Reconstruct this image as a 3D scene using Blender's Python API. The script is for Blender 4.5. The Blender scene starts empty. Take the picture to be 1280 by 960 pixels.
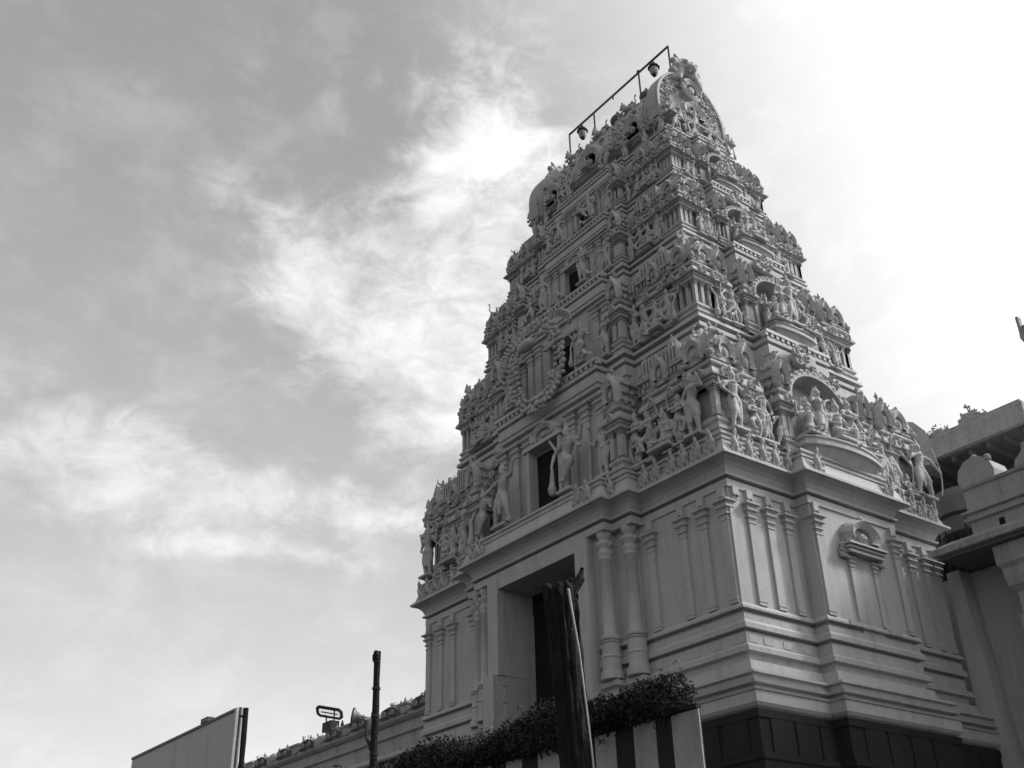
import bpy, bmesh, math, random
import numpy as np
from mathutils import Vector, Matrix
random.seed(7)
S = bpy.context.scene
COL = S.collection
PI = math.pi

# ------------------------------------------------------------------ camera
F_PX, YAW, PITCH, ROLL = 1359.83, 0.92236, 0.514007, -0.0248365
CAM = Vector((27.1008, -27.0935, 1.6))
fw = Vector((-math.sin(YAW)*math.cos(PITCH), math.cos(YAW)*math.cos(PITCH), math.sin(PITCH)))
r0 = Vector((math.cos(YAW), math.sin(YAW), 0)); u0 = r0.cross(fw)
rt = r0*math.cos(ROLL)+u0*math.sin(ROLL); up = -r0*math.sin(ROLL)+u0*math.cos(ROLL)
cd = bpy.data.cameras.new('camera'); cam = bpy.data.objects.new('camera', cd); COL.objects.link(cam)
cd.sensor_width = 36; cd.lens = 36*F_PX/1280; cd.clip_start = 0.1; cd.clip_end = 5000
M = Matrix.Identity(4)
for i in range(3):
    M[i][0] = rt[i]; M[i][1] = up[i]; M[i][2] = -fw[i]; M[i][3] = CAM[i]
cam.matrix_world = M
S.camera = cam

# ------------------------------------------------------------------ sun, sky, exposure
SUN = Vector((0.36, 0.70, 0.62)).normalized()
sl = bpy.data.lights.new('sun', 'SUN'); sl.energy = 3.3; sl.angle = math.radians(10); sl.color = (1, 1, 1)
so = bpy.data.objects.new('sun', sl); COL.objects.link(so); so.location = (0, 0, 80)
so.rotation_euler = SUN.to_track_quat('Z', 'Y').to_euler()
S.view_settings.view_transform = 'Standard'; S.view_settings.look = 'None'
S.view_settings.exposure = 0; S.view_settings.gamma = 1; S.view_settings.use_curve_mapping = False

W = bpy.data.worlds.new('World'); S.world = W; W.use_nodes = True
nt = W.node_tree; nt.nodes.clear(); N = nt.nodes; LK = nt.links
def wn(t): return N.new(t)
def math_(op, a, b=None, c=None, clamp=False):
    n = wn('ShaderNodeMath'); n.operation = op; n.use_clamp = clamp
    for i, v in enumerate((a, b, c)):
        if v is None: continue
        if isinstance(v, (int, float)): n.inputs[i].default_value = v
        else: LK.new(v, n.inputs[i])
    return n.outputs[0]
tc = wn('ShaderNodeTexCoord'); D = tc.outputs['Generated']
def dot(v):
    n = wn('ShaderNodeVectorMath'); n.operation = 'DOT_PRODUCT'; LK.new(D, n.inputs[0]); n.inputs[1].default_value = v
    return n.outputs['Value']
def mrange(x, a, b, c=0., d=1., smooth=True):
    n = wn('ShaderNodeMapRange'); n.interpolation_type = 'SMOOTHSTEP' if smooth else 'LINEAR'
    LK.new(x, n.inputs[0])
    for i, v in enumerate((a, b, c, d)): n.inputs[i+1].default_value = v
    return n.outputs[0]
sky = wn('ShaderNodeTexSky'); sky.sky_type = 'NISHITA'; sky.sun_disc = False
sky.sun_elevation = math.asin(SUN.z); sky.sun_rotation = math.atan2(SUN.x, SUN.y)
sky.air_density = 1.0; sky.dust_density = 3.0; sky.ozone_density = 1.0
bw = wn('ShaderNodeRGBToBW'); LK.new(sky.outputs[0], bw.inputs[0])
nish = bw.outputs[0]
# cloud detail: two noises stretched a little along the horizon
mp = wn('ShaderNodeMapping'); LK.new(D, mp.inputs[0]); mp.inputs['Scale'].default_value = (1, 1, 1.6)
mp.inputs['Rotation'].default_value = (0.25, 0.2, 0.3)
def noise(scale, detail, rough, dist=0., vec=None):
    n = wn('ShaderNodeTexNoise'); n.inputs['Scale'].default_value = scale; n.inputs['Detail'].default_value = detail
    n.inputs['Roughness'].default_value = rough; n.inputs['Distortion'].default_value = dist
    LK.new(vec or mp.outputs[0], n.inputs['Vector']); return n.outputs['Fac']
wv = wn('ShaderNodeTexNoise'); wv.inputs['Scale'].default_value = 3.5; wv.inputs['Detail'].default_value = 4; LK.new(mp.outputs[0], wv.inputs['Vector'])
wa = wn('ShaderNodeVectorMath'); wa.operation = 'MULTIPLY_ADD'; LK.new(wv.outputs['Color'], wa.inputs[0]); wa.inputs[1].default_value = (.12, .12, .12); LK.new(mp.outputs[0], wa.inputs[2])
n1 = noise(9, 10, 0.60, 0.2, wa.outputs[0]); n2 = noise(24, 8, 0.66, 0.5, wa.outputs[0])
nz = math_('ADD', math_('MULTIPLY', n1, 0.62), math_('MULTIPLY', n2, 0.38))
BLOBS = [
((-0.6231, 0.4346, 0.6503),(0.454, 0.8774, -0.1552),(-0.6487, 0.2061, -0.7326),0.055,0.075,0.50),
((-0.6762, 0.456, 0.5786),(0.5191, 0.8522, -0.065),(-0.5227, 0.2564, -0.813),0.070,0.120,0.95),
((-0.7313, 0.4449, 0.517),(0.3004, 0.8906, -0.3414),(-0.6123, -0.0943, -0.785),0.103,0.055,1.00),
((-0.7519, 0.3676, 0.5473),(0.2374, 0.9254, -0.2955),(-0.6151, -0.0922, -0.783),0.054,0.029,0.70),
((-0.6754, 0.2506, 0.6936),(0.4082, 0.9103, 0.0685),(-0.6142, 0.3294, -0.7171),0.066,0.015,0.26),
((-0.7265, 0.3137, 0.6114),(0.2345, 0.9495, -0.2085),(-0.6459, -0.0082, -0.7634),0.086,0.025,0.35),
((-0.8922, 0.183, 0.413),(0.1927, 0.9811, -0.0183),(-0.4086, 0.0632, -0.9105),0.088,0.046,0.72),
((-0.8765, 0.2689, 0.3992),(0.2317, 0.9627, -0.1397),(-0.4219, -0.03, -0.9061),0.092,0.030,0.72),
((-0.8314, 0.3839, 0.4018),(0.3604, 0.9228, -0.1358),(-0.4229, 0.0319, -0.9056),0.068,0.022,0.70),
((-0.8467, 0.404, 0.3463),(0.3872, 0.9142, -0.12),(-0.3651, 0.0325, -0.9304),0.044,0.009,0.65),
((-0.8839, 0.311, 0.3493),(0.3589, 0.9299, 0.0803),(-0.2998, 0.1964, -0.9336),0.056,0.009,0.50),
((-0.7998, 0.4657, 0.3787),(0.51, 0.8599, 0.0197),(-0.3164, 0.2089, -0.9253),0.051,0.010,0.40),
]
cl = None
for c, u, v, a, b, amp in BLOBS:
    du = math_('DIVIDE', dot(u), a*1.25); dv = math_('DIVIDE', dot(v), b*1.25)
    r2 = math_('ADD', math_('MULTIPLY', du, du), math_('MULTIPLY', dv, dv))
    g = math_('EXPONENT', math_('MULTIPLY', r2, -1.0))
    g = math_('MULTIPLY', g, math_('GREATER_THAN', dot(c), 0.0))
    g = math_('MULTIPLY', g, amp)
    cl = g if cl is None else math_('ADD', cl, g)
cl = math_('MINIMUM', cl, 0.98)
# cloud = mask eroded by noise, plus faint streaks everywhere
er = math_('ADD', math_('MULTIPLY', cl, 1.0), math_('MULTIPLY', math_('SUBTRACT', nz, 0.5), 3.8))
cloud = math_('MULTIPLY', mrange(er, 0.05, 1.45), math_('MINIMUM', math_('MULTIPLY', cl, 2.0), 1.0))
streak = math_('MULTIPLY', mrange(nz, 0.42, 0.72), 0.10)
ds = dot(tuple(SUN))
veil = mrange(ds, 0.42, 0.98)                      # bright thin cloud around the sun
glow = mrange(ds, 0.80, 1.0)
z = dot((0, 0, 1))
horiz = math_('EXPONENT', math_('MULTIPLY', math_('MAXIMUM', z, 0.0), -3.2))
base = math_('ADD', math_('MULTIPLY', nish, 0.03), 0.225)
base = math_('ADD', base, math_('MULTIPLY', veil, 1.0))
base = math_('ADD', base, math_('MULTIPLY', glow, 1.0))
base = math_('ADD', base, math_('MULTIPLY', horiz, mrange(ds, -0.7, 0.1, 0.3, 0.92)))
base = math_('ADD', base, streak)
tot = math_('ADD', base, math_('MULTIPLY', cloud, math_('ADD', 0.26, math_('MULTIPLY', mrange(ds, 0.0, 0.6), 0.34))))
bg = wn('ShaderNodeBackground'); LK.new(tot, bg.inputs['Color']); bg.inputs['Strength'].default_value = 1.0
wo = wn('ShaderNodeOutputWorld'); LK.new(bg.outputs[0], wo.inputs[0])

# ------------------------------------------------------------------ materials (all grey: the photograph is black and white)
def mat(name, v, rough=0.8, var=0.25, scale=1.2, bump=0.3, bscale=25, streaks=0.0, carve=0.0, carve_scale=9, metal=0.0, grime=0.0):
    m = bpy.data.materials.new(name); m.use_nodes = True
    t = m.node_tree; b = t.nodes['Principled BSDF']; L = t.links.new
    b.inputs['Roughness'].default_value = rough; b.inputs['Metallic'].default_value = metal
    b.inputs['Specular IOR Level'].default_value = 0.3 if v > .06 else 0.12
    g = t.nodes.new('ShaderNodeNewGeometry')
    tcn = t.nodes.new('ShaderNodeTexCoord')
    def nz(sc, det=6, ro=0.6, sx=(1, 1, 1)):
        mpn = t.nodes.new('ShaderNodeMapping'); mpn.inputs['Scale'].default_value = sx; L(g.outputs['Position'], mpn.inputs[0])
        n = t.nodes.new('ShaderNodeTexNoise'); n.inputs['Scale'].default_value = sc; n.inputs['Detail'].default_value = det
        n.inputs['Roughness'].default_value = ro; L(mpn.outputs[0], n.inputs['Vector']); return n.outputs['Fac']
    def mm(op, a, c=None):
        n = t.nodes.new('ShaderNodeMath'); n.operation = op
        for i, x in enumerate((a, c)):
            if x is None: continue
            if isinstance(x, (int, float)): n.inputs[i].default_value = x
            else: L(x, n.inputs[i])
        return n.outputs[0]
    f = mm('ADD', mm('MULTIPLY', mm('SUBTRACT', nz(scale), 0.5), var*1.6), 1.0)
    f = mm('ADD', f, mm('MULTIPLY', mm('SUBTRACT', nz(scale*9, 4), 0.5), var*0.7))
    if streaks:
        s = nz(2.6, 5, 0.7, (1, 1, 0.12))
        r = t.nodes.new('ShaderNodeMapRange'); L(s, r.inputs[0]); r.inputs[1].default_value = .5; r.inputs[2].default_value = .78
        f = mm('SUBTRACT', f, mm('MULTIPLY', r.outputs[0], streaks))
    if grime:
        s = nz(7, 8, 0.75)
        r = t.nodes.new('ShaderNodeMapRange'); L(s, r.inputs[0]); r.inputs[1].default_value = .52; r.inputs[2].default_value = .66
        f = mm('SUBTRACT', f, mm('MULTIPLY', r.outputs[0], grime))
    f = mm('MAXIMUM', mm('MULTIPLY', f, v), 0.004)
    L(f, b.inputs['Base Color'])
    h = mm('MULTIPLY', nz(bscale, 5, 0.65), bump)
    if carve:
        vo = t.nodes.new('ShaderNodeTexVoronoi'); vo.feature = 'SMOOTH_F1'; vo.inputs['Scale'].default_value = carve_scale
        L(g.outputs['Position'], vo.inputs['Vector'])
        h = mm('ADD', h, mm('MULTIPLY', vo.outputs['Distance'], carve))
    bp = t.nodes.new('ShaderNodeBump'); bp.inputs['Strength'].default_value = 0.6; bp.inputs['Distance'].default_value = 0.05
    L(h, bp.inputs['Height']); L(bp.outputs[0], b.inputs['Normal'])
    return m
M_wall = mat('painted_plaster', 0.42, var=0.22, scale=0.7, bump=0.35, bscale=5, streaks=0.30, grime=0.06)
M_trim = mat('painted_moulding', 0.43, var=0.24, scale=1.3, bump=0.35, bscale=7, streaks=0.26, grime=0.08)
M_carve = mat('painted_stucco', 0.39, var=0.4, scale=1.6, bump=0.5, bscale=16, carve=0.8, carve_scale=8, grime=0.25)
M_stat = mat('stucco_figure', 0.42, var=0.35, scale=2.5, bump=0.5, bscale=22, carve=0.5, carve_scale=14, grime=0.18)
M_gran = mat('dark_granite', 0.028, var=0.4, scale=1.5, bump=0.6, streaks=0.2)
M_dark = mat('shade_dark', 0.015, var=0.4, scale=1.5)  # near-black colour standing in for shade inside openings and recesses
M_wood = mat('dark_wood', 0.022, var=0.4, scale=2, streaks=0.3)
M_metal = mat('weathered_metal', 0.10, rough=0.5, var=0.3, scale=4, metal=0.2)
M_black = mat('blackened_metal', 0.03, rough=0.5, var=0.3, scale=4)
M_bark = mat('bark', 0.018, var=0.7, scale=6, bump=2.0, bscale=14, streaks=0.4)
M_leaf = mat('leaf', 0.03, rough=0.6, var=0.9, scale=8)
M_leaf2 = mat('leaf_young', 0.07, rough=0.6, var=0.7, scale=8)
M_white = mat('white_paint', 0.36, var=0.25, scale=2.5, bump=0.6, streaks=0.35, grime=0.1)
M_stripe = mat('dark_paint', 0.03, var=0.3, scale=2.5, bump=0.6, streaks=0.3)
M_ston = mat('old_plaster', 0.34, var=0.3, scale=1.0, bump=0.6, streaks=0.4, grime=0.2)
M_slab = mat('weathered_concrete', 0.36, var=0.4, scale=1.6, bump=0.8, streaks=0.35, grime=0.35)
M_under = mat('shaded_concrete', 0.14, var=0.3, scale=1.0, bump=0.4, streaks=0.2)  # darker copy of the concrete, shade under the slabs put into its colour
M_board = mat('tarpaulin', 0.36, rough=0.5, var=0.2, scale=0.8, bump=0.5, bscale=4, streaks=0.3)
M_pale = mat('pale_stick', 0.45, var=0.3, scale=5)
M_ground = mat('ground_earth', 0.04, var=0.4, scale=0.3, bump=1.0, bscale=6)
M_glass = bpy.data.materials.new('lamp_glass'); M_glass.use_nodes = True
_t = M_glass.node_tree; _tr = _t.nodes.new('ShaderNodeBsdfTranslucent'); _tr.inputs[0].default_value = (.62, .62, .62, 1)
_t.links.new(_tr.outputs[0], _t.nodes['Material Output'].inputs['Surface'])

# ------------------------------------------------------------------ mesh helpers
class MB:
    def __init__(s): s.v = []; s.f = []
    def add(s, vs, fs):
        n = len(s.v); s.v += [tuple(p) for p in vs]; s.f += [tuple(i+n for i in f) for f in fs]; return s
    def box(s, x0, x1, y0, y1, z0, z1):
        v = [(x0, y0, z0), (x1, y0, z0), (x1, y1, z0), (x0, y1, z0), (x0, y0, z1), (x1, y0, z1), (x1, y1, z1), (x0, y1, z1)]
        return s.add(v, [(3, 2, 1, 0), (4, 5, 6, 7), (0, 1, 5, 4), (1, 2, 6, 5), (2, 3, 7, 6), (3, 0, 4, 7)])
    def sweep(s, plan, prof, wts=None, top=True, bot=False):
        n = len(plan); wts = wts or [1]*n; off = []
        for i in range(n):
            p0, p1, p2 = plan[i-1], plan[i], plan[(i+1) % n]
            def nrm(a, b):
                dx, dy = b[0]-a[0], b[1]-a[1]; l = math.hypot(dx, dy) or 1; return (dy/l, -dx/l)
            a = nrm(p0, p1); b = nrm(p1, p2); wa, wb = wts[i-1], wts[i]
            dt = a[0]*b[0]+a[1]*b[1]
            if abs(dt) < 0.3: off.append((a[0]*wa+b[0]*wb, a[1]*wa+b[1]*wb))
            else:
                k = 1/(1+dt); off.append(((a[0]+b[0])*k*wa, (a[1]+b[1])*k*wa))
        vs = []
        for o, zz in prof:
            for (x, y), (ox, oy) in zip(plan, off): vs.append((x+ox*o, y+oy*o, zz))
        fs = []
        for j in range(len(prof)-1):
            for i in range(n):
                k = (i+1) % n; fs.append((j*n+i, j*n+k, (j+1)*n+k, (j+1)*n+i))
        if top: fs.append(tuple((len(prof)-1)*n+i for i in range(n)))
        if bot: fs.append(tuple(reversed(range(n))))
        return s.add(vs, fs)
    def prism(s, outline, y0, y1):
        """outline in XZ counterclockwise seen from -Y, extruded between y0 (front) and y1"""
        n = len(outline)
        vs = [(x, y0, zz) for x, zz in outline]+[(x, y1, zz) for x, zz in outline]
        fs = [tuple(range(n)), tuple(reversed(range(n, 2*n)))]
        for i in range(n):
            k = (i+1) % n; fs.append((i, i+n, k+n, k))
        return s.add(vs, fs)
    def tube(s, pts, rad, seg=8, caps=True):
        pts = [Vector(p) for p in pts]; rs = rad if isinstance(rad, (list, tuple)) else [rad]*len(pts)
        vs = []; n = len(pts)
        for i, p in enumerate(pts):
            d = (pts[min(i+1, n-1)]-pts[max(i-1, 0)]); d = d.normalized() if d.length > 1e-9 else Vector((0, 0, 1))
            a = Vector((0, 0, 1)) if abs(d.z) < 0.9 else Vector((1, 0, 0))
            x = a.cross(d).normalized(); y = d.cross(x)
            for k in range(seg):
                t = 2*PI*k/seg; vs.append(p+(x*math.cos(t)+y*math.sin(t))*rs[i])
        fs = []
        for i in range(n-1):
            for k in range(seg):
                q = (k+1) % seg; fs.append((i*seg+k, i*seg+q, (i+1)*seg+q, (i+1)*seg+k))
        if caps: fs += [tuple(reversed(range(seg))), tuple((n-1)*seg+k for k in range(seg))]
        return s.add(vs, fs)
    def lathe(s, prof, c=(0, 0, 0), seg=12, sx=1, sy=1):
        vs = []
        for r, zz in prof:
            for k in range(seg):
                t = 2*PI*k/seg; vs.append((c[0]+r*math.cos(t)*sx, c[1]+r*math.sin(t)*sy, c[2]+zz))
        fs = []
        for j in range(len(prof)-1):
            for k in range(seg):
                q = (k+1) % seg; fs.append((j*seg+k, j*seg+q, (j+1)*seg+q, (j+1)*seg+k))
        fs += [tuple(reversed(range(seg))), tuple((len(prof)-1)*seg+k for k in range(seg))]
        return s.add(vs, fs)
    def ball(s, c, r, seg=8, rings=5):
        r = r if isinstance(r, (list, tuple)) else (r, r, r)
        prof = []
        vs = [(c[0], c[1], c[2]-r[2])]
        for j in range(1, rings):
            t = PI*j/rings
            for k in range(seg):
                a = 2*PI*k/seg; vs.append((c[0]+r[0]*math.sin(t)*math.cos(a), c[1]+r[1]*math.sin(t)*math.sin(a), c[2]-r[2]*math.cos(t)))
        vs.append((c[0], c[1], c[2]+r[2])); fs = []
        for k in range(seg):
            q = (k+1) % seg; fs.append((0, 1+q, 1+k)); e = len(vs)-1; b0 = 1+(rings-2)*seg; fs.append((b0+k, b0+q, e))
        for j in range(rings-2):
            for k in range(seg):
                q = (k+1) % seg; fs.append((1+j*seg+k, 1+j*seg+q, 1+(j+1)*seg+q, 1+(j+1)*seg+k))
        return s.add(vs, fs)
    def merge(s, o, M=None):
        M = M or Matrix.Identity(4)
        return s.add([tuple(M @ Vector(p)) for p in o.v], o.f)
    def mesh(s, name, material, smooth=False):
        me = bpy.data.meshes.new(name); me.from_pydata(s.v, [], s.f); me.materials.append(material)
        if smooth: me.polygons.foreach_set('use_smooth', [True]*len(me.polygons))
        me.validate(); me.update(); return me

def T(x, y, zz, rz=0, sc=1):
    m = Matrix.Translation((x, y, zz)) @ Matrix.Rotation(rz, 4, 'Z')
    return m @ (Matrix.Diagonal((sc, sc, sc, 1)) if not isinstance(sc, tuple) else Matrix.Diagonal((*sc, 1)))

WL = {}
def part(name, me, parent, loc=(0, 0, 0), rz=0, sc=1, material=None, rx=0, ry=0):
    if isinstance(me, MB): me = me.mesh(name, material)
    o = bpy.data.objects.new(name, me); COL.objects.link(o)
    pw = WL.get(parent.name, Vector((0, 0, 0))) if parent else Vector((0, 0, 0))
    o.location = Vector(loc)-pw; o.rotation_euler = (rx, ry, rz)
    o.scale = (sc, sc, sc) if not isinstance(sc, tuple) else sc
    if parent: o.parent = parent
    WL[o.name] = Vector(loc)
    return o
def thing(name, label, cat, loc=(0, 0, 0), group=None):
    o = bpy.data.objects.new(name, None); COL.objects.link(o); o.location = loc; o.empty_display_size = 0.3
    o['label'] = label; o['category'] = cat
    if group: o['group'] = group
    WL[o.name] = Vector(loc); return o
def tag(o, label, cat, group=None):
    o['label'] = label; o['category'] = cat
    if group: o['group'] = group
    return o

# ---- organic shapes: capsules and ellipsoids fused into one continuous skin
def cap_mb(mb, p0, p1, ra, rb):
    p0 = Vector(p0); p1 = Vector(p1)
    if (p1-p0).length < 1e-4: mb.ball(p0, ra, 8, 6); return
    mb.tube([p0, p1], [ra, rb], 8); mb.ball(p0, ra, 8, 6); mb.ball(p1, rb, 8, 6)
def fuse(name, mb, voxel, material, disp=0.0, seed=0):
    me = mb.mesh(name+'_raw', material)
    o = bpy.data.objects.new('tmp', me); COL.objects.link(o)
    r = o.modifiers.new('r', 'REMESH'); r.mode = 'VOXEL'; r.voxel_size = voxel; r.use_smooth_shade = True
    dg = bpy.context.evaluated_depsgraph_get(); ev = o.evaluated_get(dg)
    out = bpy.data.meshes.new_from_object(ev, depsgraph=dg); out.name = name
    bpy.data.objects.remove(o); bpy.data.meshes.remove(me)
    if not out.materials: out.materials.append(material)
    return out
CK = 1.0
def chain(mb, pts, rs):
    for i in range(len(pts)-1): cap_mb(mb, pts[i], pts[i+1], rs[i]*CK, rs[i+1]*CK)

def figure(arms, legs='stand', sway=0.0, crown=0.12, female=False, extra=None, pot=False, headturn=0.0):
    """stucco deity about 1 unit tall facing -Y. arms: list of (side, elbow, hand)."""
    m = MB(); h = 0.52 if legs in ('stand', 'cross', 'bow', 'dance') else 0.17
    P = Vector((sway*0.5, 0, h)); W = P+Vector((-sway*0.2, 0, 0.10)); Cc = P+Vector((-sway, 0, 0.21)); Nk = P+Vector((-sway*1.1, 0, 0.30)); H = P+Vector((-sway*0.8, -0.015, 0.375))
    cap_mb(m, P, W, 0.088 if not female else 0.095, 0.068 if not pot else 0.10); cap_mb(m, W, Cc, 0.066 if not pot else 0.1, 0.085)
    sh = Cc+Vector((0, 0, 0.055))
    cap_mb(m, sh+Vector((-0.10, 0, 0)), sh+Vector((0.10, 0, 0)), 0.042, 0.042)
    if female:
        for q in (-1, 1): m.ball(Cc+Vector((q*0.04, -0.07, 0.01)), 0.037)
    m.ball(P+Vector((0, 0, 0.02)), (0.115, 0.09, 0.022), 10, 5)
    cap_mb(m, Nk-Vector((0, 0, 0.03)), H, 0.035, 0.04)
    m.ball(H, (0.052, 0.056, 0.066), 10, 7)
    m.ball(H+Vector((0, -0.055, 0)), (0.012, 0.016, 0.02), 6, 4)
    m.ball(Cc+Vector((0, -0.045, 0.055)), (0.07, 0.05, 0.022), 8, 5)
    for q in (-1, 1): m.ball(H+Vector((q*0.062, 0, -0.035)), 0.02, 6, 4)
    m.ball(H+Vector((0, 0, 0.045)), (0.068, 0.066, 0.02), 10, 5)
    cap_mb(m, H+Vector((0, 0, 0.05)), H+Vector((0, 0, 0.05+crown)), 0.052, 0.016)
    m.ball(H+Vector((0, 0.0, 0.06+crown)), 0.018, 6, 4)
    if legs == 'stand':
        K = [(0.065+sway*0.2, -0.02, 0.28), (-0.065-sway*0.2, -0.03, 0.28)]; A = [(0.07, 0, 0.045), (-0.07, 0, 0.045)]
    elif legs == 'bow':
        K = [(0.14, -0.05, 0.30), (-0.13, -0.02, 0.29)]; A = [(0.18, -0.02, 0.045), (-0.22, 0.01, 0.045)]
    elif legs == 'cross':
        K = [(0.05, -0.02, 0.28), (-0.16, -0.12, 0.36)]; A = [(0.05, 0, 0.045), (0.0, -0.1, 0.14)]
    elif legs == 'dance':
        K = [(0.13, -0.03, 0.30), (-0.2, -0.06, 0.40)]; A = [(0.06, 0, 0.045), (-0.1, -0.08, 0.20)]
    elif legs == 'lotus':
        K = [(0.19, -0.12, 0.10), (-0.19, -0.12, 0.10)]; A = [(-0.06, -0.17, 0.08), (0.06, -0.17, 0.09)]
    elif legs == 'hang':
        K = [(0.13, -0.17, 0.17), (-0.19, -0.10, 0.14)]; A = [(0.11, -0.17, -0.07), (0.03, -0.16, 0.13)]
    for i, (k, a) in enumerate(zip(K, A)):
        q = 1 if i == 0 else -1; hp = P+Vector((q*0.055, 0, -0.02)); k = Vector(k); a = Vector(a)
        cap_mb(m, hp, k, 0.072, 0.05); cap_mb(m, k, a, 0.048, 0.03)
        cap_mb(m, a, a+Vector((q*0.01, -0.075, -0.018)), 0.03, 0.02)
        m.ball(a+Vector((0, 0, 0.012)), (0.042, 0.042, 0.014), 8, 4)
    if legs in ('stand', 'cross', 'bow'):
        cap_mb(m, P+Vector((0, -0.03, -0.02)), P+Vector((0, -0.05, -0.30)), 0.035, 0.03)   # sash
        cap_mb(m, P+Vector((0.05, 0, -0.05)), Vector((0.07, 0, 0.33)), 0.085, 0.062); cap_mb(m, P+Vector((-0.05, 0, -0.05)), Vector(K[1])+Vector((0, 0, 0.04)), 0.085, 0.062)
    for q, e, hnd in arms:
        s0 = sh+Vector((q*0.115, 0, 0)); e = Vector(e)+P-Vector((0, 0, 0.52)) if h < 0.3 else Vector(e); hn = Vector(hnd)+P-Vector((0, 0, 0.52)) if h < 0.3 else Vector(hnd)
        cap_mb(m, s0, e, 0.04, 0.03); cap_mb(m, e, hn, 0.03, 0.02); d = (hn-e).normalized()*0.03
        m.ball(s0+(e-s0)*0.4, 0.047, 8, 5); m.ball(hn+d*0.6, (0.026, 0.022, 0.03), 7, 5)
        for j in (-1, 0, 1): cap_mb(m, hn+d, hn+d*2.1+Vector((j*0.014, 0, 0.004*j)), 0.010, 0.008)
    if extra: extra(m, H, P)
    # plinth
    if legs in ('lotus', 'hang'):
        m.box(-0.22, 0.22, -0.2, 0.12, -0.03, 0.02); m.lathe([(0.2, 0.02), (0.15, .04), (.2, .08)], (0, -0.03, 0), 14, 1.0, 0.8)
    else:
        m.box(-0.15, 0.15, -0.12, 0.11, -0.03, 0.025)
    return m
A = lambda *a: list(a)
def ex_bow(m, H, P):
    pts = [(-0.30, -0.10, 0.08+0.92*t) for t in [0]]
    n = 12; pts = [(-0.30-0.10*math.sin(PI*i/n), -0.10, 0.10+0.85*i/n) for i in range(n+1)]
    chain(m, pts, [0.016]*(n+1)); 
def ex_mace(m, H, P):
    chain(m, [(0.24, -0.10, 0.05), (0.22, -0.10, 0.42)], [0.055, 0.02]); m.ball((0.24, -0.1, 0.1), 0.065)
def ex_halo(m, H, P):
    n = 14; pts = [H+Vector((0.15*math.cos(PI*2*i/n), 0.06, 0.02+0.15*math.sin(2*PI*i/n))) for i in range(n+1)]; chain(m, pts, [0.022]*(n+1))
def ex_serp(m, H, P):
    n = 10; chain(m, [(-0.13+0.03*math.sin(i), 0.08, 0.02+0.09*i) for i in range(n)], [0.03]*n); 
def ex_staff(m, H, P): chain(m, [(0.26, -0.08, 0.0), (0.25, -0.06, 0.98)], [0.014, 0.014]); m.ball((0.25, -0.06, 1.0), 0.04)
V = 0.0165
FIG = {}
FIG['attendant'] = fuse('attendant', figure(A((1, (0.2, 0.02, 0.66), (0.13, -0.06, 0.55)), (-1, (-0.22, -0.03, 0.72), (-0.2, -0.09, 0.88))), 'stand', 0.05, 0.09, True), V, M_stat)
FIG['crowned'] = fuse('crowned', figure(A((1, (0.22, 0, 0.67), (0.21, -0.12, 0.76)), (-1, (-0.21, 0.0, 0.66), (-0.12, -0.08, 0.54)), (1, (0.24, 0.03, 0.72), (0.27, 0.0, 0.92)), (-1, (-0.24, 0.03, 0.72), (-0.27, 0.0, 0.92))), 'stand', 0.0, 0.15, extra=ex_halo), V, M_stat)
FIG['archer'] = fuse('archer', figure(A((-1, (-0.22, -0.06, 0.74), (-0.38, -0.10, 0.55)), (1, (0.24, 0.0, 0.68), (0.2, -0.09, 0.84))), 'bow', 0.04, 0.12, extra=ex_bow), V, M_stat)
FIG['guardian'] = fuse('guardian', figure(A((1, (0.26, -0.02, 0.66), (0.23, -0.1, 0.46)), (-1, (-0.27, 0, 0.72), (-0.38, -0.05, 0.86)), (1, (0.27, 0.03, 0.76), (0.36, 0, 0.92)), (-1, (-0.24, 0, 0.63), (-0.36, -0.08, 0.56))), 'cross', 0.06, 0.14, extra=ex_mace), V, M_stat)
FIG['dancer'] = fuse('dancer', figure(A((1, (0.25, 0, 0.8), (0.22, -0.05, 0.98)), (-1, (-0.2, -0.03, 0.68), (0.02, -0.12, 0.64))), 'dance', 0.05, 0.09, True), V, M_stat)
FIG['staff_bearer'] = fuse('staff_bearer', figure(A((1, (0.2, 0, 0.65), (0.25, -0.07, 0.72)), (-1, (-0.2, 0.02, 0.64), (-0.10, -0.07, 0.54))), 'stand', -0.05, 0.11, extra=ex_staff), V, M_stat)
FIG['striding'] = fuse('striding', figure(A((1, (0.26, -0.04, 0.78), (0.36, -0.08, 0.92)), (-1, (-0.27, -0.02, 0.72), (-0.34, -0.1, 0.62))), 'bow', -0.05, 0.1), V, M_stat)
FIG['seated'] = fuse('seated', figure(A((1, (0.2, -0.02, 0.64), (0.17, -0.12, 0.76)), (-1, (-0.2, -0.02, 0.64), (-0.16, -0.14, 0.58)), (1, (0.24, 0.03, 0.72), (0.27, 0, 0.9)), (-1, (-0.24, 0.03, 0.72), (-0.27, 0, 0.9))), 'lotus', 0.0, 0.14), V, M_stat)
FIG['enthroned'] = fuse('enthroned', figure(A((1, (0.2, -0.02, 0.64), (0.2, -0.12, 0.74)), (-1, (-0.2, -0.02, 0.64), (-0.14, -0.13, 0.58))), 'hang', 0.02, 0.12, extra=ex_halo), V, M_stat)
FIG['dwarf'] = fuse('dwarf', figure(A((1, (0.24, -0.02, 0.7), (0.2, -0.04, 0.88)), (-1, (-0.24, -0.02, 0.7), (-0.2, -0.04, 0.88))), 'lotus', 0.0, 0.04, pot=True), 0.02, M_stat)

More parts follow.
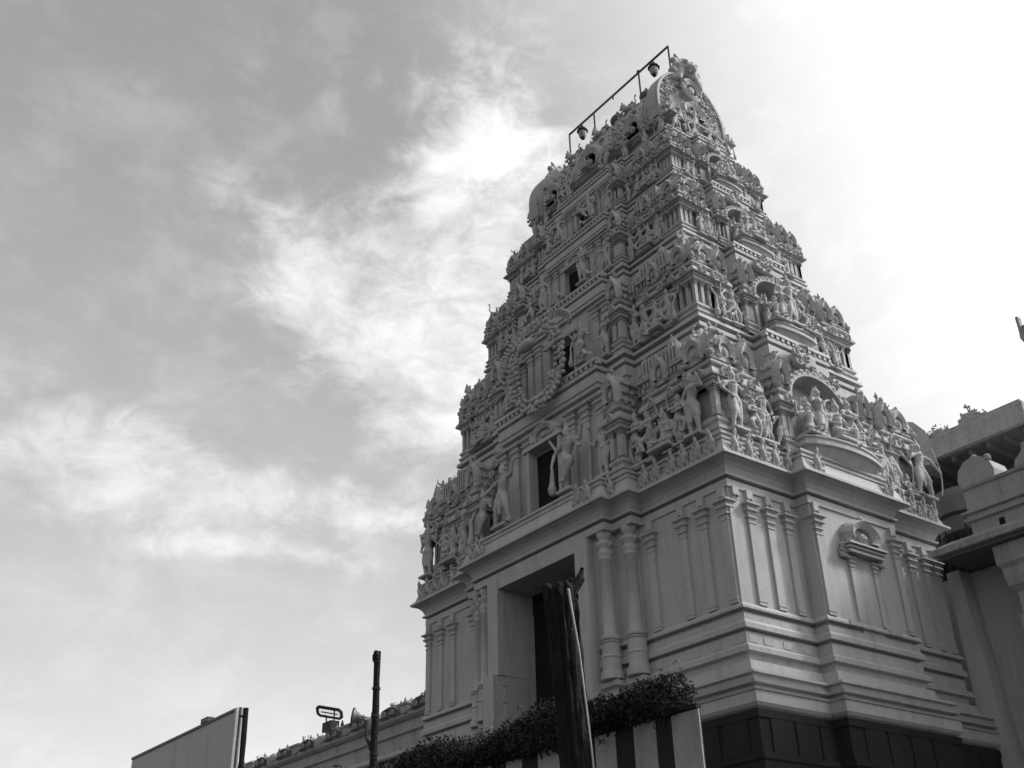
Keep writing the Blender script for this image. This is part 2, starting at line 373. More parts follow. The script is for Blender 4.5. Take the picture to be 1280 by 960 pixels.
def lion_mb():
    m = MB()
    chain(m, [(0.28, 0, 0.42), (0.05, 0, 0.50), (-0.2, 0, 0.62)], [0.13, 0.12, 0.15])
    chain(m, [(-0.2, 0, 0.66), (-0.32, 0, 0.85)], [0.14, 0.13]); m.ball((-0.36, 0, 0.9), (0.15, 0.13, 0.13)); chain(m, [(-0.4, 0, 0.87), (-0.54, 0, 0.83)], [0.08, 0.06])
    for y in (-0.09, 0.09):
        chain(m, [(0.28, y, 0.38), (0.36, y, 0.2), (0.27, y, 0.03)], [0.09, 0.055, 0.05]); chain(m, [(-0.24, y, 0.55), (-0.42, y, 0.42), (-0.5, y, 0.55)], [0.07, 0.05, 0.045])
        m.ball((-0.3, y, 1.02), 0.05, 6, 4)
    chain(m, [(0.36, 0, 0.45), (0.5, 0, 0.6), (0.44, 0, 0.85), (0.52, 0, 0.95)], [0.04, 0.035, 0.03, 0.045])
    return m
FIG['lion'] = fuse('lion', lion_mb(), 0.024, M_stat)

def wave_bird():   # parapet relief: standing bird with a long curling tail
    m = MB()
    chain(m, [(-0.05, 0, 0.90), (-0.10, 0, 0.75), (-0.12, 0, 0.55), (-0.02, 0, 0.36), (0.10, 0, 0.25)], [0.07, 0.055, 0.10, 0.12, 0.07])
    m.ball((-0.05, -0.02, 0.93), (0.085, 0.07, 0.08), 8, 6); chain(m, [(-0.1, -0.03, 0.93), (-0.17, -0.03, 0.87)], [0.03, 0.015]); chain(m, [(-0.04, 0, 1.0), (-0.02, 0, 1.08)], [0.03, 0.015])
    pts = [(0.10+0.16*math.sin(t*1.0)+0.06*t, 0, 0.25+0.0) for t in [0]]
    chain(m, [(0.08, 0, 0.3), (0.22, 0, 0.22), (0.33, 0, 0.36), (0.28, 0, 0.52), (0.18, 0, 0.5), (0.2, 0, 0.42)], [0.07, 0.055, 0.05, 0.045, 0.035, 0.03])
    chain(m, [(0.02, 0, 0.3), (0.1, 0, 0.1), (0.26, 0, 0.03), (0.4, 0, 0.12), (0.38, 0, 0.24)], [0.07, 0.055, 0.05, 0.04, 0.03])
    chain(m, [(-0.1, 0, 0.45), (-0.16, 0, 0.2), (-0.06, 0, 0.02)], [0.06, 0.045, 0.045])
    chain(m, [(-0.05, 0, 0.5), (0.08, 0, 0.62), (0.16, 0, 0.75), (0.1, 0, 0.84)], [0.05, 0.05, 0.04, 0.03])
    return m
CK = 1.35; FIG['bird'] = fuse('bird', wave_bird(), 0.022, M_carve); CK = 1.0

def scroll_lump(seed):   # piled foliage scrolls on roofs
    rnd = random.Random(seed); m = MB()
    m.box(-0.42, 0.42, -0.02, 0.10, 0, 0.55)
    for k in range(7):
        cx, cz = rnd.uniform(-0.4, 0.4), rnd.uniform(0.05, 0.8); r = rnd.uniform(0.08, 0.16); a0 = rnd.uniform(0, 6)
        n = 8; chain(m, [(cx+r*(1-i/n*0.7)*math.cos(a0+i*0.75), -0.05, cz+r*(1-i/n*0.7)*math.sin(a0+i*0.75)) for i in range(n)], [0.04]*n)
    for k in range(6): m.ball((rnd.uniform(-0.4, 0.4), -0.05, rnd.uniform(0, 0.9)), rnd.uniform(0.04, 0.08), 7, 5)
    m.ball((0, -0.06, 0.85), 0.09); m.ball((0, -0.02, 0.98), 0.05)
    return m
SCR = [fuse('scrollwork', scroll_lump(s), 0.024, M_carve) for s in (1, 2, 3)]

# ---- horseshoe (kudu) arch, unit width 1, facing -Y, base z=0
def kudu(flames=9, face=True, depth=0.16):
    m = MB(); n = 20; outer = []; inner = []
    for i in range(n+1):
        a = PI*(-0.20)+PI*1.40*i/n
        sc = 0.5*(1+0.06*abs(math.sin(i/n*PI*flames)))
        if abs(i-n/2) < 1.1: sc *= 1.13
        outer.append((sc*math.cos(a), 0.36+sc*math.sin(a))); inner.append((0.27*math.cos(a), 0.34+0.27*math.sin(a)))
    for i in range(n):
        o0, o1, i0, i1 = outer[i], outer[i+1], inner[i], inner[i+1]
        mo0 = ((o0[0]*0.6+i0[0]*0.4), (o0[1]*0.6+i0[1]*0.4)); mo1 = ((o1[0]*0.6+i1[0]*0.4), (o1[1]*0.6+i1[1]*0.4))
        vs = [(o0[0], 0, o0[1]), (mo0[0], -depth, mo0[1]), (i0[0], -depth*0.5, i0[1]), (i0[0], 0.05, i0[1]), (o1[0], 0, o1[1]), (mo1[0], -depth, mo1[1]), (i1[0], -depth*0.5, i1[1]), (i1[0], 0.05, i1[1]), (o0[0], 0.1, o0[1]), (o1[0], 0.1, o1[1])]
        m.add(vs, [(0, 4, 5, 1), (1, 5, 6, 2), (2, 6, 7, 3), (8, 9, 4, 0)])
    m.prism([(-0.42, 0), (0.42, 0), (0.36, 0.1), (0.27, 0.4), (0.14, 0.6), (-0.14, 0.6), (-0.27, 0.4), (-0.36, 0.1)], 0.0, 0.1)
    if face:
        m.ball((0, -0.03, 0.32), (0.12, 0.09, 0.14), 8, 5); m.ball((0, -0.06, 0.9), (0.09, 0.08, 0.1), 8, 5)
    for q in (-1, 1): m.ball((q*0.42, -0.05, 0.08), (0.11, 0.09, 0.1), 8, 5)
    return m
KUDU = kudu(); KUDU_ME = KUDU.mesh('kudu_arch', M_carve)
def finial_mb(h=1.0):
    return MB().lathe([(0.12, 0), (0.16, 0.05), (0.07, 0.1), (0.09, 0.15), (0.22, 0.28), (0.26, 0.42), (0.2, 0.54), (0.07, 0.6), (0.12, 0.64), (0.06, 0.7), (0.09, 0.76), (0.02, 1.0)], seg=10)

def rect(w, d): return [(-w/2, -d/2), (w/2, -d/2), (w/2, d/2), (-w/2, d/2)]
def pil_mb(w, d, h, seg=4):
    """slender pilaster with base, rings and flared capital, origin bottom centre"""
    m = MB(); pl = rect(w, d)
    pr = [(0.015, 0), (0.015, h*.03), (0.03, h*.033), (0.03, h*.045), (0, h*.05), (0, h*.75), (0.02, h*.753), (0.02, h*.77), (-0.01, h*.775), (0.0, h*.80), (0.05, h*.805), (0.05, h*.82), (0.0, h*.825), (0.03, h*.855), (0.10, h*.87), (0.10, h*.885), (0.04, h*.888), (0.06, h*.91), (0.16, h*.925), (0.16, h*.94), (-0.03, h*.943), (-0.03, h)]
    k = w/0.3
    m.sweep(pl, [(o*k, zz) for o, zz in pr]); return m

def pavilion(w, d, h, kind, npil=4, seed=0):
    """miniature shrine on a ledge; origin at bottom centre of its plan, front towards -Y"""
    rnd = random.Random(seed); m = MB(); P0 = rect(w, d)
    m.sweep(P0, [(0.0, 0), (0.0, h*.04), (0.05, h*.045), (0.05, h*.07), (-0.03, h*.08), (-0.03, h*.10), (0.03, h*.12), (0.02, h*.145), (-0.05, h*.15), (-0.05, h*.17), (-0.22*min(w, 1.2), h*.172), (-0.22*min(w, 1.2), h*.44)])
    ph = h*.27
    for i in range(npil):
        x = -w/2+0.12+(w-0.24)*i/max(npil-1, 1)
        pw = 0.13 if npil > 2 else 0.2
        m.merge(pil_mb(pw, pw, ph), T(x, -d/2+0.12, h*.165))
        if kind == 'kuta':
            m.merge(pil_mb(pw, pw, ph), T(x, d/2-0.12, h*.165))
    if kind == 'kuta' or d > 0.9:
        for i in range(1, npil):
            y = -d/2+0.12+(d-0.24)*i/max(npil-1, 1)
            for q in (-1, 1): m.merge(pil_mb(0.13, 0.13, ph), T(q*(w/2-0.12), y, h*.165))
    # entablature and curved eave
    m.sweep(P0, [(-0.04, h*.43), (0.0, h*.435), (0.0, h*.465), (0.05, h*.47), (0.05, h*.485), (0.15, h*.49), (0.16, h*.505), (0.13, h*.535), (0.06, h*.56), (0.0, h*.565), (-0.06, h*.57), (-0.06, h*.60), (0.02, h*.605), (0.05, h*.615), (0.05, h*.635), (-0.05, h*.64), (-0.12, h*.66)])
    for q in (-0.5, 0.5) if w > 0.8 else (0,):
        m.merge(KUDU, T(q*w*.5, -d/2-0.17, h*.50, 0, 0.30))
        if kind == 'kuta':
            m.merge(KUDU, T(w/2+0.17, q*d*.5, h*.50, PI/2, 0.30)); m.merge(KUDU, T(-w/2-0.17, q*d*.5, h*.50, -PI/2, 0.30))
    if kind == 'kuta':
        m.sweep(P0, [(-0.12, h*.65), (-0.12, h*.69), (0.0, h*.71), (0.02, h*.76), (-0.05, h*.85), (-0.2*w/1.5, h*.92), (-0.45*w/1.5, h*.97), (-w*.42, h*.99)])
        for a in (0, PI/2, -PI/2, PI):
            m.merge(KUDU, T(math.sin(a)*(w/2-0.02), -math.cos(a)*(d/2-0.02), h*.67, a, (w*.62, 0.9, h*.26)))
        for sx in (-1, 1):
            for sy in (-1, 1): m.ball((sx*w*.43, sy*d*.43, h*.72), (0.13, 0.13, h*.07), 8, 6); m.ball((sx*w*.40, sy*d*.40, h*.80), (0.08, 0.08, 0.1), 6, 5)
        m.merge(finial_mb(), T(0, 0, h*.97, 0, 0.4))
    elif kind == 'sala':
        n = 9; out = [(d/2*1.02*math.cos(PI*i/n)*(1.0 if 0 < i < n else 0.92), h*.68+h*.27*math.sin(PI*i/n)) for i in range(n+1)]
        out = [(d/2-0.1, h*.65)]+out+[(-d/2+0.1, h*.65)]
        b = MB().prism(out, -w/2+0.05, w/2-0.05)
        m.merge(b, Matrix.Rotation(PI/2, 4, 'Z'))
        k = int(w/0.17)
        for i in range(k+1):   # comb of ribs over the vault
            x = -w/2+0.1+(w-0.2)*i/k
            m.box(x-0.035, x+0.035, -d/2-0.05, -d/2+0.18, h*.70, h*.96)
        for q in (-1, 1): m.merge(KUDU, T(q*(w/2-0.02), 0, h*.66, q*PI/2, (d*1.05, 0.8, h*.33)))
        m.merge(KUDU, T(0, -d/2-0.06, h*.655, 0, (min(w*.36, .8), 1.0, h*.27)))
    else:   # niche shrine with a tall horseshoe front
        m.sweep(P0, [(-.08, h*.65), (-.08, h*.70), (.0, h*.705), (.0, h*.73), (-.1, h*.735), (-.1, h*.785), (-.03, h*.79), (-.03, h*.815), (-.14, h*.82), (-.16, h*.88), (-.1, h*.885), (-.1, h*.90), (-w*.4, h*.97)])
        for sx in (-1, 1):
            for yy in (-.42, -.05, .35):
                m.ball((sx*w*.45, yy*d, h*.70), (.09, .09, .12), 7, 5); m.ball((sx*w*.40, yy*d, h*.80), (.07, .08, .1), 6, 4); m.ball((sx*w*.3, yy*d, h*.91), (.06, .07, .09), 6, 4)
        m.merge(KUDU, T(0, -d/2+0.02, h*.64, 0, (w*1.1, 1.2, h*.34)))
        m.merge(finial_mb(), T(0, -d/2+.1, h*.98, 0, 0.3))
    return m

# ------------------------------------------------------------------ ground
g = part('ground', MB().add([(-1500, -1500, 0), (1500, -1500, 0), (1500, 1500, 0), (-1500, 1500, 0)], [(0, 1, 2, 3)]), None, material=M_ground)
g['kind'] = 'structure'

# ------------------------------------------------------------------ the gate tower
tower = thing('temple_gate_tower', 'tall pale carved temple gate tower tapering in storeys of stucco figures', 'temple tower')
HX, HY = 7.95, 4.95
def plan(hx, hy, steps, sb, sd, notch=None):
    """steps: list of (half width, depth) front bays from outer to inner"""
    p = [(-hx, -hy)]; w = [];
    left = []; d0 = 0
    for b, d in steps: left += [(-b, -hy-d0), (-b, -hy-d)]; d0 = d
    front = left+([(-notch[0], -hy-d0), (-notch[0], notch[1]), (notch[0], notch[1]), (notch[0], -hy-d0)] if notch else [])+[(-x, y) for x, y in reversed(left)]
    p += front+[(hx, -hy)]
    p += [(hx, -sb), (hx+sd, -sb), (hx+sd, sb), (hx, sb), (hx, hy)]
    back = [(-x, -y) for x, y in left]; p += back+[(-x, y) for x, y in reversed(back)]
    p += [(-hx, hy), (-hx, sb), (-hx-sd, sb), (-hx-sd, -sb), (-hx, -sb)]
    wts = [1]*len(p)
    if notch:
        k = 1+len(left); wts[k] = 0; wts[k+1] = 0; wts[k+2] = 0
    return p, wts
wplan, ww = plan(HX, HY, [(4.15, .25), (3.35, .55)], 2.05, .5, (2.12, -0.6))
gplan, gw = plan(HX, HY, [(4.15, .25), (3.35, .55)], 2.05, .5, (2.12, -0.6))
plinth = part('plinth', MB().sweep(gplan, [(.62, 0), (.62, 6.55), (.66, 6.6), (.66, 6.74), (.5, 6.76), (.46, 6.78), (.46, 7.62), (.5, 7.64), (.5, 7.84), (.40, 7.86)], gw), tower, material=M_gran)
base_prof = [(.42, 7.87), (.50, 7.92), (.56, 8.0), (.56, 8.28), (.60, 8.30), (.62, 8.35), (.40, 8.36), (.40, 8.47), (.57, 8.49), (.59, 8.57), (.45, 8.60), (.45, 8.72), (.56, 8.75), (.55, 8.82),
    (.22, 8.85), (.16, 9.20), (.02, 9.24), (.02, 9.42), (.17, 9.46), (.17, 9.60), (.10, 9.66), (.04, 9.68), (.04, 9.98), (.04, 10.0), (-.06, 10.01), (-.06, 10.08), (.13, 10.10), (.13, 10.24), (.05, 10.34), (.05, 10.52), (-.05, 10.53), (-.05, 10.62), (.13, 10.64), (.13, 10.70), (.06, 10.80), (0, 10.81), (0, 14.24)]
bwall = part('base_wall', MB().sweep(wplan, base_prof, ww), tower, material=M_wall)
cplan, cw = plan(HX, HY, [(4.35, .45), (3.48, .80)], 2.05, .5)
corn_prof = [(-.5, 14.23), (.05, 14.232), (.05, 14.47), (-.05, 14.475), (-.05, 14.54), (.14, 14.55), (.15, 14.62), (.06, 14.65), (.10, 14.74), (.15, 14.84), (.25, 14.94), (.40, 15.02), (.50, 15.04), (.50, 15.12), (.44, 15.16)]
cornice = part('cornice', MB().sweep(cplan, corn_prof), tower, material=M_trim)
para_prof = [(.43, 15.14), (.40, 15.20), (.36, 15.22), (.22, 15.62), (.26, 15.64), (.26, 15.70), (.18, 15.72), (.18, 15.80), (.24, 15.82), (.24, 15.90), (-.8, 15.93)]
parapet = part('parapet_band', MB().sweep(cplan, para_prof), tower, material=M_trim)
# pilasters on the base wall
PW = pil_mb(0.28, 0.16, 3.22).mesh('pilaster', M_trim)
def pilasters(parent, u_list, wall, face, me=PW, z0=10.815):
    for u in u_list:
        if face == 'F': part('pilaster', me, parent, (u, -wall, z0), 0)
        elif face == 'R': part('pilaster', me, parent, (wall, u, z0), PI/2)
        elif face == 'L': part('pilaster', me, parent, (-wall, -u, z0), -PI/2)
pilasters(bwall, [s*u for s in (-1, 1) for u in (7.74, 6.92, 6.08, 4.72)], HY, 'F')
pilasters(bwall, [s*u for s in (-1, 1) for u in (4.16, 3.36, 2.55)], HX, 'R'); pilasters(bwall, [4.74], HX, 'R'); pilasters(bwall, [-4.74], HX, 'L')
pilasters(bwall, [s*u for s in (-1, 1) for u in (1.84,)], HX+.5, 'R')
# brackets: scroll above each capital
BR = MB(); BR.prism([(-.12, 0), (.12, 0), (.12, .40), (-.12, .40)], -.07, 0.03); BR.prism([(-.12, .14), (.12, .14), (.12, .40), (-.12, .40)], -.12, -.07); BR.ball((0.08, -.11, .12), (.055, .04, .055), 8, 5); BR.ball((-0.08, -.11, .12), (.055, .04, .055), 8, 5); BR = BR.mesh('bracket', M_trim)
for s in (-1, 1):
    for u in (7.74, 6.92, 6.08, 4.72): part('bracket', BR, bwall, (s*u, -HY, 13.83))
    for u in (4.74, 4.16, 3.36, 2.55): part('bracket', BR, bwall, (HX, s*u, 13.86), PI/2)
    part('bracket', BR, bwall, (HX+.5, s*1.84, 13.86), PI/2)
# small feet of the pilasters on the mouldings
FTM = MB().box(-.17, .17, -.004, .012, 0, .20).mesh('moulding_block', M_trim)
for s_ in (-1, 1):
    for u in (7.74, 6.92, 6.08, 4.72):
        part('moulding_block', FTM, bwall, (s_*u, -HY-.05, 10.345), 0, (1, 1, .75)); part('moulding_block', FTM, bwall, (s_*u, -HY-.05, 9.73))
    for u in (4.74, 4.16, 3.36, 2.55):
        part('moulding_block', FTM, bwall, (HX+.05, s_*u, 10.345), PI/2, (1, 1, .75)); part('moulding_block', FTM, bwall, (HX+.05, s_*u, 9.73), PI/2)
GPM = MB().box(-.42, .42, -.03, .02, 0, .84).mesh('granite_panel', M_gran)
for u in (-4.6, -3.65, -2.7, 2.7, 3.65, 4.6): part('granite_panel', GPM, plinth, (HX+.47, u, 6.785), PI/2)
for u in (-7.6, -6.6, -5.6, -4.8, 4.8, 5.6, 6.6, 7.6): part('granite_panel', GPM, plinth, (u, -HY-.47, 6.785))
for u in (-1.5, -.5, .5, 1.5): part('granite_panel', GPM, plinth, (HX+.97, u, 6.785), PI/2)
# round columns beside the doorway
col = MB().lathe([(.30, 0), (.30, .12), (.2, .16), (.21, .5), (.19, 2.5), (.22, 2.52), (.22, 2.58), (.18, 2.62), (.25, 2.7), (.25, 2.76), (.19, 2.82), (.17, 2.9), (.30, 3.0), (.30, 3.06), (.18, 3.08), (.16, 3.2), (.2, 3.25), (.26, 3.42)], seg=16)
COLM = col.mesh('round_column', M_trim); COLM.polygons.foreach_set('use_smooth', [True]*len(COLM.polygons))
for s in (-1, 1):
    part('round_column', COLM, bwall, (s*4.02, -HY-.27, 10.815)); part('round_column', COLM, bwall, (s*3.2, -HY-.57, 10.815))
    for u, y in ((4.02, .27), (3.2, .57)):   # their pedestals: rounded drums crossing the mouldings
        part('column_pedestal', MB().lathe([(.36, 0), (.36, .2), (.3, .25), (.3, .62), (.33, .66), (.3, .7), (.29, .74), (.29, 1.05), (.34, 1.1), (.27, 1.15)], seg=16), bwall, (s*u, -HY-y, 9.65), material=M_trim)
# doorway
door = part('doorway', MB().box(-2.12, 2.12, -5.80, -4.3, 13.9, 14.23), tower, material=M_trim)
for s in (-1, 1):
    a, b = sorted((s*2.1, s*2.68)); part('door_jamb', MB().box(a, b, -5.84, -4.5, 10.95, 14.24), door, material=M_wall)
    a, b = sorted((s*2.16, s*2.76)); part('jamb_foot', MB().box(a, b, -6.0, -4.5, 0, 10.95), door, material=M_wall)
    a, b = sorted((s*1.2, s*2.2)); part('inner_wall', MB().box(a, b, -4.25, -0.9, 0, 13.6), door, material=M_dark)  # passage walls coloured near black to give the shade beyond the reveal
    a, b = sorted((0.02*s, 1.2*s))
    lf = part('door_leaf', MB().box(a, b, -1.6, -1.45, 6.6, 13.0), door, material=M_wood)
    for k in range(6):
        for j in (0, 1):
            c0 = a+.1+j*.55; part('panel', MB().box(c0, c0+.45, -1.67, -1.6, 6.8+k*1.02, 7.65+k*1.02), lf, material=M_wood)
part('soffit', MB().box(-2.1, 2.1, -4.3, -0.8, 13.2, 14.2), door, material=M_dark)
# hanging festoon of leaves in the opening
fest = MB(); rnd = random.Random(3)
for i in range(46):
    x = -1.8+3.6*i/45; zz = 12.95-0.35*math.sin(PI*i/45*3)**2
    for k in range(3): fest.ball((x+rnd.uniform(-.05, .05), -4.0+rnd.uniform(-.08, .08), zz-rnd.uniform(0, .35)), rnd.uniform(.04, .09), 6, 4)
part('festoon', fest, door, material=M_leaf)
beam = MB().box(-2.1, 2.1, -4.2, -4.0, 9.8, 10.2); part('cross_beam', beam, door, material=M_ston)

# side niche with horseshoe hood on the right face
nic = part('wall_niche', MB().box(HX+.42, HX+.53, -.5, .5, 10.3, 13.0), tower, material=M_wall)
part('niche_sill', MB().box(HX+.5, HX+.66, -1.2, -.62, 10.64, 10.78).box(HX+.5, HX+.66, .62, 1.2, 10.64, 10.78), nic, material=M_trim)
for s in (-1, 1): part('pilaster', pil_mb(.17, .16, 2.1).mesh('pilaster', M_trim), nic, (HX+.5, s*.55, 10.82), PI/2)
part('niche_lintel', MB().box(HX+.5, HX+.84, -.85, .85, 13.02, 13.1).box(HX+.5, HX+.92, -.9, .9, 13.12, 13.18).box(HX+.5, HX+.80, -.8, .8, 12.9, 13.0), nic, material=M_trim)
part('kudu_arch', KUDU_ME, nic, (HX+.66, 0, 13.15), PI/2, (1.55, 1.6, 1.0))
for s in (-1, 1): part('scroll', SCR[0], nic, (HX+.62, s*.86, 12.75), PI/2, (.35, .8, .5))

# parapet relief birds and posts
BIRD = FIG['bird']
def birds(parent, face, us, out, zz, sc=1.0):
    for u in us:
        mir = -1 if u > 0 else 1
        s3 = (sc*mir*.95, sc*.8, sc)
        if face == 'F': part('relief_bird', BIRD, parent, (u, -out, zz), 0, s3, rx=0.16)
        elif face == 'R': part('relief_bird', BIRD, parent, (out, u, zz), PI/2, s3, rx=0.16)
        elif face == 'L': part('relief_bird', BIRD, parent, (-out, -u, zz), -PI/2, s3, rx=0.16)
fr = [5.05, 5.55, 6.25, 6.75, 7.3, 7.85]
birds(parapet, 'F', [s*u for s in (-1, 1) for u in fr], HY+.33, 15.12, .80)
birds(parapet, 'F', [s*3.9 for s in (-1, 1)], HY+.78, 15.12, .78); birds(parapet, 'F', [s*u for s in (-1, 1) for u in (2.75, 3.2)], HY+1.13, 15.12, .78)
birds(parapet, 'R', [s*u for s in (-1, 1) for u in (2.45, 3.05, 3.6, 4.2, 4.8)], HX+.33, 15.12, .80); birds(parapet, 'R', [-1.75, 1.75], HX+.83, 15.12, .80)
birds(parapet, 'L', [2.5, 3.2, 4.0, 4.7], HX+.33, 15.12, .80)

# ---------------- storeys
FL = [(8.14, 5.16, 15.90), (7.04, 4.20, 20.98), (6.13, 3.42, 25.35), (5.375, 2.69, 28.90), (4.87, 2.13, 31.88)]
BY = [[(4.4, .40), (3.5, .75)], [(3.9, .45), (2.98, .95)], [(3.3, .35), (2.45, .65)], [(2.7, .3), (2.0, .55)], [(2.3, .2), (1.6, .35)]]
SB = [(2.05, .5), (1.62, .6), (1.35, .5), (1.05, .42), (.8, .35)]
def place(name, me, parent, face, u, out, zz, sc=1, mat_=None, rx=0):
    if face == 'F': return part(name, me, parent, (u, -out, zz), 0, sc, mat_, rx)
    if face == 'R': return part(name, me, parent, (out, u, zz), PI/2, sc, mat_, rx)
    if face == 'L': return part(name, me, parent, (-out, -u, zz), -PI/2, sc, mat_, rx)
    if face == 'B': return part(name, me, parent, (-u, out, zz), PI, sc, mat_, rx)
STAND = ['attendant', 'crowned', 'striding', 'staff_bearer', 'dancer', 'guardian', 'archer']
rnd = random.Random(11)
def fig(parent, face, u, out, zz, hgt, kind):
    mir = rnd.choice((-1, 1)); place('statue', FIG[kind], parent, face, u, out, zz, (hgt*mir*1.05, hgt*1.05, hgt))
for k in range(4):
    hx, hy, z0 = FL[k]; hx1, hy1, z1 = FL[k+1]; H = z1-z0; s = H/5.08
    st1 = BY[k+1]; sb1, sd1 = SB[k+1]; st0 = BY[k]; sb0, sd0 = SB[k]
    p1, _ = plan(hx1, hy1, st1, sb1, sd1)
    zb = z1-.20*H
    # core wall of this storey (own taper), slightly narrower than the band above it
    core, _ = plan(hx1-.30*s, hy1-.30*s, st1, sb1, sd1)
    storey = part('storey', MB().sweep(core, [(.0, z0-.1), (0, z0+.16*s), (.06*s, z0+.18*s), (.06*s, z0+.3*s), (0, z0+.32*s), (0, zb+.02)], top=False), tower, (0, 0, 0), material=M_wall)
    # band: plain fascia with dentils and two sharp ledges, roofed by the next floor
    part('floor_band', MB().sweep(p1, [(-.4*s, zb-.02*H), (-.14*s, zb-.018*H), (-.14*s, zb+.01*H), (-.08*s, zb+.015*H), (-.08*s, zb+.09*H), (-.17*s, zb+.093*H), (-.17*s, zb+.106*H), (-.03*s, zb+.11*H), (-.03*s, zb+.14*H), (-.20*s, zb+.143*H), (-.20*s, zb+.167*H), (.02*s, zb+.17*H), (0, zb+.197*H), (-.05*s, zb+.2*H), (-1.4*s, zb+.204*H)]), storey, material=M_trim)
    # dentils under the top ledge, along the bays
    dz0, dz1 = zb+.142*H, zb+.168*H; b2, d2 = st1[1]; q = .26*s; n = int(2*b2/q)
    dme = MB().box(-.065*s, .065*s, 0, .2*s, dz0, dz1).mesh('dentil', M_trim)
    for i in range(n+1): part('dentil', dme, storey, (-b2+i*2*b2/n, -hy1-d2-.0*s, 0))
    n = int(2*sb1/q)
    for i in range(n+1): part('dentil', dme, storey, (hx1+sd1, -sb1+i*2*sb1/n, 0), PI/2)
    # comb of balusters in shadow beneath the band, between pavilions and bay
    ux0, ux1 = st1[0][0]+.1, hx1-1.5*s
    cme = MB().box(-.055*s, .055*s, 0, .25*s, -.16*H, 0).mesh('baluster', M_trim)
    for sg in (-1, 1):
        n = max(2, int((ux1-ux0)/(.22*s)))
        for i in range(n+1): part('baluster', cme, storey, (sg*(ux0+(ux1-ux0)*i/n), -hy1-.04, zb))
    hp = .78*H
    wk = 1.35*s; dk = wk
    # corner pavilions
    me = pavilion(wk, dk, hp, 'kuta', 2 if k == 0 else 4, k).mesh('corner_pavilion', M_carve)
    for sx, sy, a in ((1, -1, 0), (-1, -1, 0), (1, 1, 0), (-1, 1, 0)):
        part('corner_pavilion', me, storey, (sx*(hx-wk/2-.12*s), sy*(hy-dk/2-.12*s), z0), a)
    # long pavilions on the front, niche pavilions on the side
    ul = (hx+st0[0][0])/2-.35*s; wl = 1.75*s; dl = 1.05*s
    me = pavilion(wl, dl, hp, 'sala', 4 if k else 3, 20+k).mesh('long_pavilion', M_carve)
    for sg in (-1, 1): place('long_pavilion', me, storey, 'F', sg*ul, hy-dl/2-.12*s, z0)
    wn_ = .62*s; dn_ = .8*s
    men = pavilion(wn_, dn_, hp*.97, 'niche', 2, 40+k).mesh('niche_pavilion', M_carve)
    us = (hy+sb0)/2-.12*s
    for sg in (-1, 1):
        place('niche_pavilion', men, storey, 'R', sg*us, hx-dn_/2-.1*s, z0); place('niche_pavilion', men, storey, 'L', sg*us, hx-dn_/2-.1*s, z0)
        # bay-step pavilions on the front
        place('niche_pavilion', men, storey, 'F', sg*(st0[0][0]-.38*s), hy+st0[0][1]-.45*s, z0)
    # pillar beside side bay
    pm = pavilion(.5*s, .7*s, hp*.9, 'niche', 2, 60+k).mesh('pillar_shrine', M_carve)
    for sg in (-1, 1):
        place('pillar_shrine', pm, storey, 'R', sg*(sb0+.02), hx-.25*s, z0); 
    hs = 2.15*s
    # statues between, front
    ug = [hx-wk-.42*s, (ul+wl/2+hx-wk-.12*s)/2]
    for sg in (-1, 1):
        fig(storey, 'F', sg*(hx-wk-.38*s), hy-.28*s, z0+.22*s, hs, 'striding' if sg > 0 else 'attendant')
        fig(storey, 'F', sg*(ul-.05), hy-.06*s, z0+.28*s, hs*.95, 'seated' if k % 2 == 0 else 'enthroned')
        fig(storey, 'F', sg*(ul+.62*s), hy-.08*s, z0+.2*s, hs*.8, rnd.choice(STAND)); fig(storey, 'F', sg*(ul-.72*s), hy-.08*s, z0+.2*s, hs*.82, rnd.choice(STAND))
        fig(storey, 'F', sg*(st0[1][0]-.1*s), hy+st0[0][1]-.1*s, z0+.2*s, hs*.92, rnd.choice(STAND))
        fig(storey, 'F', sg*(st0[0][0]+.12*s), hy-.12*s, z0+.2*s, hs*.9, rnd.choice(STAND))
        # big guardians flanking the window
        fig(storey, 'F', sg*st1[1][0]*(.62 if k != 1 else .84), hy+st0[1][1]-.22*s, z0+.22*s, (2.35 if k != 1 else 1.9)*s, ('guardian' if sg > 0 else 'striding') if k != 2 else 'attendant')
    # side statues
    for face in ('R', 'L'):
        for sg in (-1, 1):
            fig(storey, face, sg*(hy-wk-.28*s), hx-.22*s, z0+.2*s, hs, 'archer' if (k == 0 and sg > 0) else rnd.choice(STAND))
            fig(storey, face, sg*(us-.55*s), hx-.15*s, z0+.2*s, hs*.92, rnd.choice(STAND))
    if k == 0: fig(storey, 'R', -(hy-.80), hx-.02, z0+.2, hs*.95, 'crowned'); fig(storey, 'R', (hy-.30), hx+.02, z0+.2, hs*.98, 'archer')
    if k == 0: fig(storey, 'F', (hx-.95), hy-.02, z0+.2, hs*.98, 'attendant'); fig(storey, 'F', -(hx-.5), hy, z0+.2, hs*.95, 'crowned')
    # window bay
    b2 = st1[1][0]; yb = hy1+st1[1][1]-.30*s; wz0, wz1 = z0+.30*s, z0+.30*s+2.45*s
    wwid = .82*s
    win = part('window', MB().box(-wwid, wwid, -yb-.02, -yb+.02, wz0, wz1), storey, material=M_dark)  # flat sheet, the opening's shade is painted by its dark colour
    for sg in (-1, 1):
        a, b = sorted((sg*wwid, sg*(wwid+.16*s))); part('jamb', MB().box(a, b, -yb-.42*s, -yb+.05, wz0, wz1+.1*s), win, material=M_trim)
    part('lintel', MB().box(-wwid-.3*s, wwid+.3*s, -yb-.5*s, -yb+.05, wz1+.1*s, wz1+.24*s), win, material=M_trim)
    part('sill', MB().box(-b2*1.0, b2*1.0, -yb-.55*s, -yb, wz0-.14*s, wz0-.0*s), win, material=M_trim)
